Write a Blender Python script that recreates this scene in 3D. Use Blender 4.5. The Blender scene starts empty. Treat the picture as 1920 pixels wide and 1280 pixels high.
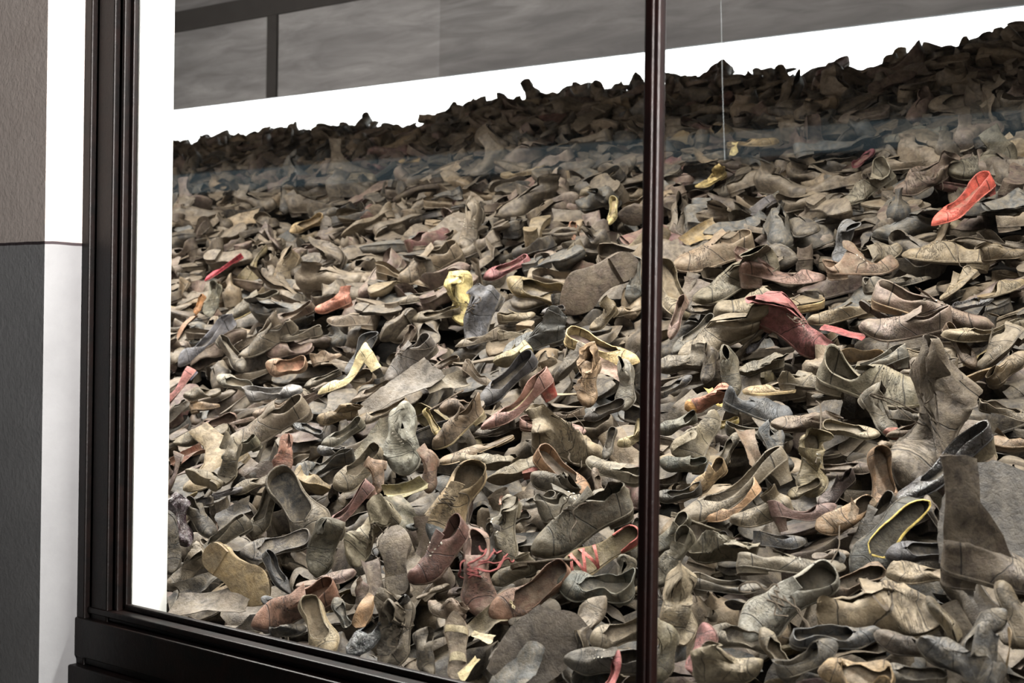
import bpy, math, random
import numpy as np
from mathutils import Vector, Matrix

# ------------------------------------------------------------------ camera, world, lights, exposure
SC = bpy.context.scene
COL = SC.collection
EYE = 1.55
CAMP = np.array((0.0, -2.3, EYE))
YAW, ROLL, FPX, HORIZON = math.radians(39.0), math.radians(0.8), 1920 * 50 / 36.0, 580.0

cam_data = bpy.data.cameras.new('camera')
cam_data.lens, cam_data.sensor_width = 50.0, 36.0
cam_data.shift_y = -(640.0 - HORIZON) / 1920.0
cam_data.clip_start, cam_data.clip_end = 0.05, 60.0
cam_data.dof.use_dof = True
cam_data.dof.focus_distance = 4.1
cam_data.dof.aperture_fstop = 5.2
cam = bpy.data.objects.new('camera', cam_data)
COL.objects.link(cam)
CAM_ROT = Matrix.Rotation(YAW, 3, 'Z') @ Matrix.Rotation(math.pi / 2, 3, 'X') @ Matrix.Rotation(ROLL, 3, 'Z')
cam.matrix_world = Matrix.Translation(Vector(CAMP)) @ CAM_ROT.to_4x4()
SC.camera = cam
CR = np.array(CAM_ROT)                     # columns: image right, image up, towards the viewer


def pixel_ray(px, py):
    """direction of the sight line of a pixel, scaled so that its depth along the view axis is 1"""
    return CR[:, 0] * ((px - 960.0) / FPX) + CR[:, 1] * (-(py - HORIZON) / FPX) - CR[:, 2]


world = bpy.data.worlds.new('world')
SC.world = world
world.use_nodes = True
world.node_tree.nodes['Background'].inputs[0].default_value = (0.75, 0.8, 0.9, 1)
world.node_tree.nodes['Background'].inputs[1].default_value = 0.015


def area_light(name, loc, rot, sx, sy, power, color=(1, 1, 1), spread=180):
    d = bpy.data.lights.new(name, 'AREA')
    d.shape, d.size, d.size_y, d.energy, d.color = 'RECTANGLE', sx, sy, power, color
    d.spread = math.radians(spread)
    o = bpy.data.objects.new(name, d)
    COL.objects.link(o)
    o.location, o.rotation_euler = loc, rot
    return o


# the case lighting above the window, the lighting hidden behind the valance, the corridor lighting
area_light('case_light', (-4.0, 1.25, EYE + 2.3), (math.radians(-6), 0, 0), 11.0, 0.22, 1080, (1.0, 0.965, 0.91), 140)
area_light('cove_light', (-5.0, 5.5, EYE + 1.9), (math.radians(25), 0, 0), 16.0, 0.25, 520, (0.96, 0.98, 1.0))
area_light('corridor_light', (2.8, -0.85, EYE + 1.0), (math.radians(90), 0, math.radians(84)), 0.5, 1.6, 80, (1.0, 0.94, 0.90), 50)
SC.view_settings.view_transform = 'Standard'
SC.view_settings.look = 'None'
SC.view_settings.exposure = 0.0
SC.view_settings.gamma = 1.0
SC.view_settings.use_curve_mapping = False
SC.cycles.max_bounces = 6
SC.cycles.diffuse_bounces = 1
SC.cycles.transparent_max_bounces = 8

# ------------------------------------------------------------------ colours and materials


def srgb(h):
    h = h.lstrip('#')
    return tuple(((int(h[i:i + 2], 16) / 255.0) ** 2.2) for i in (0, 2, 4)) + (1.0,)


def worn(h, keep=.88, gain=.47):
    """the hue of an old shoe as albedo"""
    c = srgb(h)
    l = .36 * c[0] + .48 * c[1] + .16 * c[2]
    return tuple(gain * t * (l + (x - l) * keep) for x, t in zip(c[:3], (1.05, .985, .96))) + (1.0,)


class Nodes:
    def __init__(self, name):
        self.m = bpy.data.materials.new(name)
        self.m.use_nodes = True
        self.t = self.m.node_tree
        self.b = self.t.nodes['Principled BSDF']

    def n(self, kind, **kw):
        x = self.t.nodes.new(kind)
        for k, v in kw.items():
            if isinstance(k, str) and k.startswith('i_'):
                x.inputs[k[2:].replace('_', ' ')].default_value = v
            else:
                setattr(x, k, v)
        return x

    def l(self, a, b):
        self.t.links.new(a, b)

    def noise(self, coord, scale, detail=4, rough=0.6, dist=0.0):
        x = self.n('ShaderNodeTexNoise')
        x.inputs['Scale'].default_value, x.inputs['Detail'].default_value = scale, detail
        x.inputs['Roughness'].default_value, x.inputs['Distortion'].default_value = rough, dist
        self.l(coord, x.inputs['Vector'])
        return x.outputs['Fac']

    def remap(self, v, a, b, c=0.0, d=1.0):
        x = self.n('ShaderNodeMapRange')
        self.l(v, x.inputs[0])
        for i, q in enumerate((a, b, c, d)):
            x.inputs[i + 1].default_value = q
        return x.outputs[0]

    def mix(self, f, a, b, mode='MIX'):
        x = self.n('ShaderNodeMix', data_type='RGBA', blend_type=mode)
        for s, v in ((x.inputs[0], f), (x.inputs[6], a), (x.inputs[7], b)):
            if isinstance(v, (int, float, tuple)):
                s.default_value = v
            else:
                self.l(v, s)
        return x.outputs[2]

    def bump(self, h, strength, dist, after=None):
        x = self.n('ShaderNodeBump')
        x.inputs['Strength'].default_value, x.inputs['Distance'].default_value = strength, dist
        self.l(h, x.inputs['Height'])
        if after is not None:
            self.l(after, x.inputs['Normal'])
        return x.outputs['Normal']


def worn_leather(name, source, dust=0.6, rough=(0.5, 0.8), relief=0.55, spec=0.35):
    """dusty cracked leather; its hue comes from the object (source 'object') or from the mesh attribute 'tone'"""
    q = Nodes(name)
    tc = q.n('ShaderNodeTexCoord').outputs['Object']
    if source == 'object':
        oi = q.n('ShaderNodeObjectInfo')
        base = oi.outputs['Color']
        off = q.n('ShaderNodeVectorMath', operation='ADD')
        sc = q.n('ShaderNodeVectorMath', operation='SCALE')
        q.l(oi.outputs['Random'], sc.inputs[0])
        sc.inputs[3].default_value = 37.0
        q.l(tc, off.inputs[0]); q.l(sc.outputs[0], off.inputs[1])
        tc = off.outputs[0]
    else:
        at = q.n('ShaderNodeAttribute', attribute_name='tone')
        base = at.outputs['Color']
    big = q.noise(tc, 11, 5, 0.65, 0.6)
    mid = q.noise(tc, 42, 6, 0.7, 0.3)
    fine = q.noise(tc, 260, 3, 0.6)
    darker = q.mix(1.0, base, (0.38, 0.36, 0.34, 1), 'MULTIPLY')
    c = q.mix(q.remap(mid, 0.40, 0.60), base, darker)
    c = q.mix(q.remap(big, 0.46, 0.66, 0.0, 0.55), c, q.mix(1.0, base, (1.35, 1.27, 1.15, 1), 'MULTIPLY'))
    fd = q.remap(q.noise(tc, 23, 6, 0.75, 0.8), 0.42, 0.66, 0.0, dust)
    c = q.mix(fd, c, worn('8f846c'))
    # seams of the pattern (toe cap, quarters) and the walking creases, placed by the attribute 'pat'
    pa = q.n('ShaderNodeAttribute', attribute_name='pat')
    sp = q.n('ShaderNodeSeparateXYZ')
    q.l(pa.outputs['Vector'], sp.inputs[0])

    def math_(op, a, b=None, clamp=False):
        x = q.n('ShaderNodeMath', operation=op)
        x.use_clamp = clamp
        for s_, v in zip(x.inputs, (a, b)):
            if v is None:
                continue
            if isinstance(v, (int, float)):
                s_.default_value = v
            else:
                q.l(v, s_)
        return x.outputs[0]
    px_, ph = sp.outputs[0], sp.outputs[2]
    has = math_('GREATER_THAN', px_, .02)
    s1 = math_('ABSOLUTE', math_('SUBTRACT', px_, math_('SUBTRACT', .83, math_('MULTIPLY', math_('MULTIPLY', ph, ph), .07))))
    s2 = math_('ABSOLUTE', math_('SUBTRACT', px_, math_('ADD', .38, math_('MULTIPLY', ph, .2))))
    s3 = math_('ABSOLUTE', math_('SUBTRACT', px_, .15))
    seam = math_('MINIMUM', math_('MINIMUM', s1, s2), s3)
    seam = math_('MULTIPLY', q.remap(seam, .0025, .007, 1.0, 0.0), has)
    mpc = q.n('ShaderNodeMapping')
    mpc.inputs['Scale'].default_value = (44, 7, 3)
    q.l(pa.outputs['Vector'], mpc.inputs[0])
    cre = q.n('ShaderNodeTexNoise')
    cre.inputs['Scale'].default_value, cre.inputs['Detail'].default_value, cre.inputs['Distortion'].default_value = 1.0, 2, .4
    q.l(mpc.outputs[0], cre.inputs['Vector'])
    zone = math_('MULTIPLY', q.remap(math_('ABSOLUTE', math_('SUBTRACT', px_, .66)), .06, .16, 1.0, 0.0), has)
    crease = math_('MULTIPLY', q.remap(math_('ABSOLUTE', math_('SUBTRACT', cre.outputs['Fac'], .5)), .0, .035, 1.0, 0.0), zone)
    dirt = math_('MAXIMUM', seam, math_('MULTIPLY', crease, .75))
    c = q.mix(math_('MULTIPLY', dirt, .8), c, q.mix(1.0, base, (.12, .11, .1, 1), 'MULTIPLY'))
    q.l(c, q.b.inputs['Base Color'])
    q.l(q.remap(mid, 0.3, 0.7, rough[0], rough[1]), q.b.inputs['Roughness'])
    q.b.inputs['Specular IOR Level'].default_value = spec
    cr = q.n('ShaderNodeTexVoronoi', feature='DISTANCE_TO_EDGE')
    cr.inputs['Scale'].default_value = 95
    q.l(tc, cr.inputs['Vector'])
    n0 = q.bump(math_('SUBTRACT', 1.0, dirt), 1.0, 0.003)
    n1 = q.bump(q.remap(cr.outputs['Distance'], 0.0, 0.12), 0.3 * relief, 0.002, n0)
    n2 = q.bump(mid, 0.75 * relief, 0.009, n1)
    n2 = q.bump(q.noise(tc, 90, 4, 0.6, 0.5), 0.45 * relief, 0.003, n2)
    n3 = q.bump(fine, 0.35 * relief, 0.0015, n2)
    q.l(n3, q.b.inputs['Normal'])
    return q.m


def plain(name, col, rough=0.6, spec=0.4, metal=0.0, vary=0.25, scale=30, bump=0.3, col2=None, bdist=0.004):
    q = Nodes(name)
    tc = q.n('ShaderNodeTexCoord').outputs['Object']
    f = q.noise(tc, scale, 6, 0.65, 0.3)
    b = srgb(col)
    d = srgb(col2) if col2 else tuple(x * (1 - vary) for x in b[:3]) + (1,)
    q.l(q.mix(q.remap(f, 0.38, 0.64), b, d), q.b.inputs['Base Color'])
    q.b.inputs['Roughness'].default_value = rough
    q.b.inputs['Specular IOR Level'].default_value = spec
    q.b.inputs['Metallic'].default_value = metal
    if bump:
        q.l(q.bump(q.noise(tc, scale * 3, 5, 0.7), bump, bdist), q.b.inputs['Normal'])
    return q.m


M = {
    'leather': worn_leather('worn_leather', 'object'),
    'clean': worn_leather('less_dusty_leather', 'object', dust=0.18),
    'patent': worn_leather('cracked_patent_leather', 'object', dust=0.25, rough=(0.12, 0.4), relief=1.3, spec=0.8),
    'heap': worn_leather('heap_leather', 'tone', dust=0.55),
    'metal': plain('tarnished_eyelet_metal', 'a8a294', 0.4, 0.5, 0.7),
    'hole': plain('dark_eyelet_hole', '100e0c', 0.9, 0.1),
    'lace': plain('old_cord', '463f37', 0.9, 0.1, scale=200),
    'redlace': plain('faded_red_cord', '6a3f3d', 0.9, 0.1, scale=200),
}
# ------------------------------------------------------------------ mesh helpers


def grid_faces(nr, nc, base=0, wrap=False):
    f = []
    for i in range(nr - 1):
        for j in range(nc if wrap else nc - 1):
            k = (j + 1) % nc
            f.append((base + i * nc + j, base + i * nc + k, base + (i + 1) * nc + k, base + (i + 1) * nc + j))
    return f


def weld(V, F, tol=1e-4):
    key = np.round(V / tol).astype(np.int64)
    _, idx, inv = np.unique(key, axis=0, return_index=True, return_inverse=True)
    inv = inv.reshape(-1)
    out = []
    for f in F:
        g = []
        for i in f:
            k = int(inv[i])
            if k not in g:
                g.append(k)
        if len(g) > 2:
            out.append(tuple(g))
    return V[idx], out


def vertex_normals(V, F):
    N = np.zeros_like(V)
    for f in F:
        a, b, c = V[f[0]], V[f[1]], V[f[2]]
        n = np.cross(b - a, c - a)
        if len(f) == 4:
            n = n + np.cross(c - a, V[f[3]] - a)
        for i in f:
            N[i] += n
    L = np.linalg.norm(N, axis=1)
    L[L < 1e-12] = 1
    return N / L[:, None]


def solidify(V, F, th):
    N = vertex_normals(V, F)
    n = len(V)
    edges = {}
    for f in F:
        for a, b in zip(f, f[1:] + f[:1]):
            k = (a, b) if a < b else (b, a)
            edges[k] = edges.get(k, 0) + 1 if k in edges else 1
            if edges[k] == 1:
                edges[(k, 'd')] = (a, b)
    rim = [edges[(k, 'd')] for k in list(edges) if not isinstance(k[1], str) and edges[k] == 1]
    G = list(F) + [tuple(n + i for i in reversed(f)) for f in F] + [(b, a, n + a, n + b) for a, b in rim]
    return np.vstack([V, V - N * th]), G


def sint(x, xs, ys):
    """smooth interpolation through control points"""
    x = np.clip(x, xs[0], xs[-1])
    i = np.clip(np.searchsorted(xs, x, side='right') - 1, 0, len(xs) - 2)
    xs, ys = np.asarray(xs, float), np.asarray(ys, float)
    sl = np.gradient(ys, xs)
    h = xs[i + 1] - xs[i]
    t = (x - xs[i]) / h
    return ((2 * t ** 3 - 3 * t ** 2 + 1) * ys[i] + (t ** 3 - 2 * t ** 2 + t) * h * sl[i]
            + (-2 * t ** 3 + 3 * t ** 2) * ys[i + 1] + (t ** 3 - t ** 2) * h * sl[i + 1])


def tube(P, r, k=5):
    """a round cord along the points P"""
    P = np.asarray(P, float)
    T = np.gradient(P, axis=0)
    T /= np.linalg.norm(T, axis=1)[:, None] + 1e-9
    A = np.cross(T, np.array((0.13, 0.2, 0.97)))
    A /= np.linalg.norm(A, axis=1)[:, None] + 1e-9
    B = np.cross(T, A)
    V = []
    for i in range(len(P)):
        for j in range(k):
            a = 2 * math.pi * j / k
            V.append(P[i] + r * (math.cos(a) * A[i] + math.sin(a) * B[i]))
    F = grid_faces(len(P), k, 0, True)
    F += [tuple(range(k - 1, -1, -1)), tuple((len(P) - 1) * k + j for j in range(k))]
    return np.array(V), F


def joined(parts):
    V, F, n = [], [], 0
    for v, f in parts:
        V.append(v)
        F += [tuple(n + i for i in q) for q in f]
        n += len(v)
    return np.vstack(V), F


# ------------------------------------------------------------------ shoe patterns (unit length, toe at +x, ground z = 0)
STYLES = {
    # top: height profile of the upper above the sole; gap: half width of the opening as a share of the half width
    'oxford': dict(top=([0, .1, .28, .42, .5, .62, .8, .92, 1], [.25, .24, .19, .27, .275, .225, .15, .125, .06]),
                   gap=([0, .25, .36, .44, .62, 1], [.72, .72, .5, .2, .05, 0]), uo=.62, heel=.10, hl=.27, sole=.035, wide=1.0, ts=.05),
    'boot': dict(top=([0, .1, .28, .42, .5, .62, .8, .92, 1], [.30, .30, .28, .30, .29, .24, .17, .14, .07]),
                 gap=([0, .25, .38, .46, .6, 1], [.8, .85, .7, .3, .05, 0]), uo=.6, heel=.11, hl=.28, sole=.04, wide=1.04, ts=.05),
    'pump': dict(top=([0, .12, .4, .6, .72, .82, .93, 1], [.23, .21, .125, .12, .15, .135, .10, .045]),
                 gap=([0, .3, .55, .66, .74, 1], [.86, .9, .88, .68, 0, 0]), uo=.74, heel=.20, hl=.2, sole=.02, wide=.88, ts=.03),
    'flat': dict(top=([0, .12, .4, .6, .72, .82, .93, 1], [.2, .18, .12, .115, .15, .13, .10, .045]),
                 gap=([0, .3, .55, .64, .72, 1], [.84, .9, .88, .7, 0, 0]), uo=.72, heel=.045, hl=.24, sole=.02, wide=.92, ts=.03),
    'mule': dict(top=([0, .2, .34, .48, .6, .8, .92, 1], [.012, .012, .03, .17, .2, .15, .12, .05]),
                 gap=([0, .3, .42, .52, 1], [.96, .96, .6, 0, 0]), uo=.52, heel=.06, hl=.26, sole=.03, wide=1.0, ts=.03),
}


class Shoe:
    """all measures of one shoe; parts() gives its deformed meshes"""

    def __init__(self, style, seed, length=.27, nu=26, nt=8, **kw):
        self.r = random.Random(seed)
        r = self.r
        self.s = dict(STYLES[style])
        self.style, self.L, self.nu, self.nt = style, length, nu, nt
        s = self.s
        s.update({k: v for k, v in kw.items() if k in s})
        self.side = r.choice((-1, 1))
        self.point = kw.get('point', r.uniform(0, .6))
        self.shaft = kw.get('shaft', 0.0)
        self.flat = kw.get('flat', r.uniform(.0, .35))
        self.bend = kw.get('bend', r.uniform(-.35, .25))
        self.twist = kw.get('twist', r.uniform(-.4, .4))
        self.lat = kw.get('lat', r.uniform(-.25, .25))
        self.lean = kw.get('lean', r.uniform(-.5, .5))
        self.crush = kw.get('crush', r.uniform(.3, 1.0))
        self.slump = kw.get('slump', (r.uniform(-.6, .6), r.uniform(-.9, .9)))
        self.K = [(np.array([r.gauss(0, 1) * 5.5, r.gauss(0, 1) * 8, r.gauss(0, 1) * 7]), r.uniform(0, 6.3),
                   np.array([r.gauss(0, .010), r.gauss(0, .026), r.gauss(0, .030)])) for _ in range(5)]
        self.K2 = [(np.array([r.gauss(0, 1) * 22, r.gauss(0, 1) * 18, r.gauss(0, 1) * 20]), r.uniform(0, 6.3),
                    np.array([r.gauss(0, .004), r.gauss(0, .006), r.gauss(0, .007)])) for _ in range(5)]
        self.crease = [(r.uniform(.58, .72), r.uniform(.012, .03), r.uniform(-.5, .5), r.uniform(.008, .024)) for _ in range(3)]

    # -- shape functions
    def half(self, u):
        m = sint(u, [0, .08, .2, .4, .55, .7, .84, 1], [.74, .76, .74, .64, .76, .98, .93 - .2 * self.point, .66 - .42 * self.point])
        e = np.sqrt(np.clip(1 - np.abs(2 * u - 1) ** np.where(u < .5, 7.5, 5.5 - 2.0 * self.point), 0, 1))
        return .175 * self.s['wide'] * m * e

    def mid(self, u):
        return self.side * .022 * np.sin(np.clip((u - .25) / .75, 0, 1) * math.pi)

    def zs(self, u):
        t = np.clip(1 - u / .6, 0, 1)
        return self.s['heel'] * t * t * (3 - 2 * t) + self.s['ts'] * np.clip((u - .7) / .3, 0, 1) ** 2 + self.s['sole']

    def surf(self, u, side, t):
        u = np.asarray(u, float)
        w, Z = self.half(u), sint(u, *self.s['top'])
        Z = np.maximum(Z, .01)
        g = np.where(u < self.s['uo'], np.clip(sint(u, *self.s['gap']), 0, 1), 0) * w
        th = np.asarray(t) * math.pi / 2
        c, sn = np.cos(th), np.sin(th)
        y = g + (w - g) * np.abs(c) ** .75 * (1 + .10 * sn)
        y = np.where(np.asarray(t) >= .999, g, y)
        z = self.zs(u) - .006 + Z * sn ** .92
        x = u + .10 * (sn * np.clip(1 - u / .2, 0, 1)) * .25 - .02 * sn * np.clip((u - .9) / .1, 0, 1)
        return np.stack(np.broadcast_arrays(x, self.mid(u) + side * y, z), -1)

    def us(self, a=0.0, b=1.0, n=None):
        n = n or self.nu
        t = np.linspace(0, 1, n)
        t = (t * .35 + .65 * (1 - np.cos(t * math.pi)) / 2)
        return a + (b - a) * t

    # -- deformation, the same field for every part
    def deform(self, V):
        V = np.array(V, float)
        x, y, z = V[:, 0].copy(), V[:, 1].copy(), V[:, 2].copy()
        up = np.clip((z - self.zs(np.clip(x, 0, 1))) / .14, 0, 1.6)
        if self.shaft > 0:
            m = np.clip((z - self.s['heel'] * .8 - .27) / .14, 0, 1)
            m = m * m * (3 - 2 * m)
            a, b = self.slump
            y = y * (1 - .72 * m)
            px, pz = .2, .32
            for ang, ax in ((a, 'x'), (b, 'y')):
                if ax == 'x':
                    dx, dz = x - px, z - pz
                    ca, sa = np.cos(ang * m), np.sin(ang * m)
                    x, z = px + dx * ca + dz * sa, pz - dx * sa + dz * ca
                else:
                    dy, dz = y, z - pz
                    ca, sa = np.cos(ang * m), np.sin(ang * m)
                    y, z = dy * ca + dz * sa, pz - dy * sa + dz * ca
        for k, p, a in self.K:
            s = np.sin(k[0] * x + k[1] * y + k[2] * z + p) * up * self.crush
            x, y, z = x + a[0] * s, y + a[1] * s, z + a[2] * s
        for k, p, a in self.K2:
            s = np.sin(k[0] * x + k[1] * y + k[2] * z + p) * np.minimum(up, 1) * self.crush
            x, y, z = x + a[0] * s, y + a[1] * s, z + a[2] * s
        for c, wd, sl, dp in self.crease:
            z = z - dp * np.exp(-((x - c - sl * y) / wd) ** 2) * np.minimum(up, 1) * self.crush
        z = z * (1 - self.flat) + 0
        y = y * (1 + .18 * self.flat) + self.lean * (z - .05) * .45
        a = self.twist * (x - .5)
        y, z = y * np.cos(a) - z * np.sin(a), y * np.sin(a) + z * np.cos(a)
        if abs(self.bend) > 1e-3:
            R = 1 / self.bend
            a = (x - .5) / R
            x, z = .5 + (R - z) * np.sin(a), R - (R - z) * np.cos(a)
        y = y + self.lat * (x - .5) ** 2
        return np.stack([x - .5, y, z - .10], 1) * self.L

    def upper(self):
        us, ts = self.us(), np.linspace(0, 1, self.nt)
        U, T = np.meshgrid(us, ts, indexing='ij')
        a = self.surf(U, 1, T).reshape(-1, 3)
        b = self.surf(U, -1, T).reshape(-1, 3)
        n = len(a)
        f = grid_faces(len(us), self.nt)
        return weld(np.vstack([a, b]), f + [tuple(n + i for i in reversed(q)) for q in f])

    def shaft_mesh(self, high):
        uo, n, rows = self.s['uo'] * .97, 11, 7
        us = np.linspace(uo, 0, n)
        ring = np.vstack([self.surf(us, 1, np.ones(n)), self.surf(us[::-1][1:], -1, np.ones(n - 1))])
        m = len(ring)
        ph = np.linspace(.10 * math.pi, 1.90 * math.pi, m)
        out = []
        for i in range(rows):
            t = i / (rows - 1)
            c = np.array((.2 - .03 * t, 0, 0))
            tgt = np.stack([c[0] + .15 * np.cos(ph), .125 * np.sin(ph) * (1 + .2 * t), np.full(m, ring[:, 2].mean() + high * t)], 1)
            k = min(1, t * 2.2)
            p = ring * (1 - k) + tgt * k
            p[:, 2] = ring[:, 2] + (ring[:, 2].mean() + high - ring[:, 2]) * t
            out.append(p - np.array((0, 0, .02 if i == 0 else 0)))
        return np.vstack(out), grid_faces(rows, m)

    def sole(self, thick=None, inset=1.0, drop=0.0):
        us = self.us()
        th = thick or self.s['sole']
        w, c, z = self.half(us) * 1.07 * inset, self.mid(us), self.zs(us) - drop
        e = np.minimum(1, w / .03)
        prof = [(1, 0), (1.03, -.3), (1.0, -.42), (1.02, -.75), (.93, -1), (0, -1.0), (-.93, -1), (-1.02, -.75), (-1.0, -.42), (-1.03, -.3), (-1, 0), (0, .02)]
        V = np.stack([np.stack([us + 0 * w, c + a * w, z + b * th * (.35 + .65 * e)], 1) for a, b in prof], 1).reshape(-1, 3)
        F = [tuple(reversed(f)) for f in grid_faces(len(us), len(prof), 0, True)]
        return weld(V, F)

    def insole(self):
        us = self.us(0.01, min(.97, self.s['uo'] + .18))
        w, c = self.half(us) * .93, self.mid(us)
        V = np.stack([np.stack([us, c + a * w, self.zs(us) + .004 + .01 * abs(a)], 1) for a in (-1, -.5, 0, .5, 1)], 1).reshape(-1, 3)
        return weld(V, [tuple(reversed(f)) for f in grid_faces(len(us), 5)])

    def heel(self, high=None, taper=.95):
        hl = self.s['hl']
        us = self.us(0.0, hl, 9)
        w, c = self.half(us) * 1.04, self.mid(us)
        L = np.stack([us, c + w], 1)
        R = np.stack([us, c - w], 1)
        ring = np.vstack([L, R[::-1]])
        k = len(ring)
        ztop = self.zs(ring[:, 0]) - self.s['sole'] * .9
        cx = hl * .42
        rows = []
        lv = (0, .12, .3, .55, .8, .84, 1.0)
        for t in lv:
            sc = 1 - (1 - taper) * (1 - (1 - t) ** 2)
            if t > .82:
                sc *= 1.03
            q = np.stack([cx + (ring[:, 0] - cx) * sc, ring[:, 1] * sc, ztop * (1 - t) - .002 * t], 1)
            rows.append(q)
        V = np.vstack(rows + [np.array([[cx, 0, -.002]])])
        F = grid_faces(len(lv), k, 0, True)
        last = (len(lv) - 1) * k
        F += [(last + j, last + (j + 1) % k, len(V) - 1) for j in range(k)]
        return V, F

    def tongue(self, rise=.1):
        us = np.linspace(self.s['uo'] + .05, self.s['uo'] - .26, 8)
        rows = []
        for i, u in enumerate(us):
            z = float(self.zs(u) + sint(np.array([max(u, .42)]), *self.s['top'])[0]) - .012 + rise * (i / 7) ** 2
            w = .05 + .035 * i / 7
            for a in (-1, -.5, 0, .5, 1):
                rows.append((u - .02 * i / 7, self.mid(np.array([u]))[0] + a * w, z - .03 * a * a * (1 if i < 5 else .4)))
        return np.array(rows), grid_faces(8, 5)

    def eye_points(self, n=5):
        out = []
        for i in range(n):
            u = self.s['uo'] - .03 - i * (.045 if n < 7 else .036)
            for sd in (1, -1):
                t = .80
                p = self.surf(np.array([u]), sd, np.array([t]))[0]
                q = self.surf(np.array([u]), sd, np.array([t - .04]))[0]
                d = self.surf(np.array([u + .01]), sd, np.array([t]))[0] - p
                nn = np.cross(d, p - q) * sd
                nn /= np.linalg.norm(nn) + 1e-9
                if nn[2] < 0:
                    nn = -nn
                out.append((p, nn, sd))
        return out

    def eyelets(self, n=5, r=.012):
        parts = []
        for p, nn, sd in self.eye_points(n):
            a = np.cross(nn, (1, 0, 0)); a /= np.linalg.norm(a)
            b = np.cross(nn, a)
            V = []
            for rr, h in ((r, .001), (r * .8, .006), (r * .45, .005), (r * .4, -.002)):
                for j in range(8):
                    t = j * math.pi / 4
                    V.append(p + nn * h + rr * (math.cos(t) * a + math.sin(t) * b))
            parts.append((np.array(V), grid_faces(4, 8, 0, True)))
        return joined(parts)

    def eye_holes(self, n=5, r=.0075):
        parts = []
        for p, nn, sd in self.eye_points(n):
            a = np.cross(nn, (1, 0, 0)); a /= np.linalg.norm(a)
            b = np.cross(nn, a)
            V = [p + nn * .004 + r * (math.cos(j * math.pi / 3) * a + math.sin(j * math.pi / 3) * b) for j in range(6)]
            parts.append((np.array(V), [tuple(range(6))]))
        return joined(parts)

    def laces(self, n=5, loose=2, r=.006):
        E = self.eye_points(n)
        parts = []
        for i in range(0, len(E) - 2, 2):
            for a, b in ((E[i], E[i + 3]), (E[i + 1], E[i + 2])):
                m = (a[0] + b[0]) / 2 + np.array((0, 0, .015))
                parts.append(tube([a[0] + a[1] * .006, (a[0] + m) / 2 + (0, 0, .01), m, (b[0] + m) / 2 + (0, 0, .01), b[0] + b[1] * .006], r))
        for k in range(loose):
            p = E[-1 - k][0].copy()
            v = np.array((self.r.uniform(-.5, .3), (1 if k else -1) * 1.0, .5))
            P = []
            for i in range(22):
                P.append(p.copy())
                v += np.array((self.r.gauss(0, .5), self.r.gauss(0, .4), self.r.gauss(-.12, .35)))
                v /= np.linalg.norm(v)
                p += v * .028
            P = np.array(P)
            P[1:-1] = (P[:-2] + 2 * P[1:-1] + P[2:]) / 4
            parts.append(tube(P, r))
        return joined(parts)

    def straps(self, rows, width=.05):
        """bands over the foot bed at the positions in rows = [(u, height, slant)]"""
        out = []
        for u, h, sl in rows:
            V = []
            for k in range(13):
                th = math.pi * k / 12
                for q in (-1, 0, 1):
                    uu = u + sl * math.cos(th) + q * width / 2
                    w = float(self.half(np.array([min(uu, .96)]))[0]) * 1.0
                    V.append((uu, float(self.mid(np.array([uu]))[0]) + w * math.cos(th), float(self.zs(np.array([uu]))[0]) - .01 + h * math.sin(th) ** .8 + .003 * (q == 0)))
            out.append((np.array(V), grid_faces(13, 3)))
        return out


def scrap_mesh(seed, nx=16, ny=11, curl=1.0, lx=.5, ly=.34):
    """a loose flap of leather, folded and torn, unit size"""
    r = random.Random(seed)
    X, Y = np.meshgrid(np.linspace(-lx, lx, nx), np.linspace(-ly, ly, ny), indexing='ij')
    x, y = X.copy(), Y.copy()
    a = [r.uniform(-.3, .3) for _ in range(6)]
    y = y * (1 + a[0] * np.sin(x * 3 + a[1] * 9)) + a[2] * x * .6
    x = x + a[3] * y * .7 + .05 * np.sin(y * 9 + a[4] * 20)
    edge = (np.abs(X) > lx * .99) | (np.abs(Y) > ly * .99)
    z = np.zeros_like(x)
    for _ in range(5):
        kx, ky, p = r.gauss(0, 5), r.gauss(0, 7), r.uniform(0, 6.3)
        z = z + .035 * curl * np.sin(kx * x + ky * y + p)
    R = r.uniform(.25, .8) / max(curl, .05)
    ang = y / R
    y2, z2 = (R - z) * np.sin(ang), R - (R - z) * np.cos(ang)
    j = np.array([[r.gauss(0, .006) for _ in range(ny)] for _ in range(nx)]) * edge
    V = np.stack([x + j, y2 + j, z2], -1).reshape(-1, 3)
    V[:, 2] -= V[:, 2].mean()
    return V, grid_faces(nx, ny)
# ------------------------------------------------------------------ objects


def link_mesh(name, V, F, mat, parent=None, smooth=35, color=None, label=None, pat=None):
    me = bpy.data.meshes.new(name)
    me.from_pydata(np.asarray(V).tolist(), [], F)
    if smooth:
        me.polygons.foreach_set('use_smooth', [True] * len(me.polygons))
        me.set_sharp_from_angle(angle=math.radians(smooth))
    if pat is not None:
        me.attributes.new('pat', 'FLOAT_VECTOR', 'POINT').data.foreach_set('vector', pat.astype(np.float32).ravel())
    me.materials.append(mat)
    o = bpy.data.objects.new(name, me)
    COL.objects.link(o)
    if parent is not None:
        o.parent = parent
    if color is not None:
        o.color = color
    if label:
        o['label'] = label
    return o


def outward(V, F):
    N = vertex_normals(V, F)
    c = V.mean(0)
    if ((V - c) * N).sum() < 0:
        F = [tuple(reversed(f)) for f in F]
    return V, F


def shade(c, k, tint=(1, 1, 1)):
    return tuple(min(1, c[i] * k * tint[i]) for i in range(3)) + (1.0,)


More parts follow.
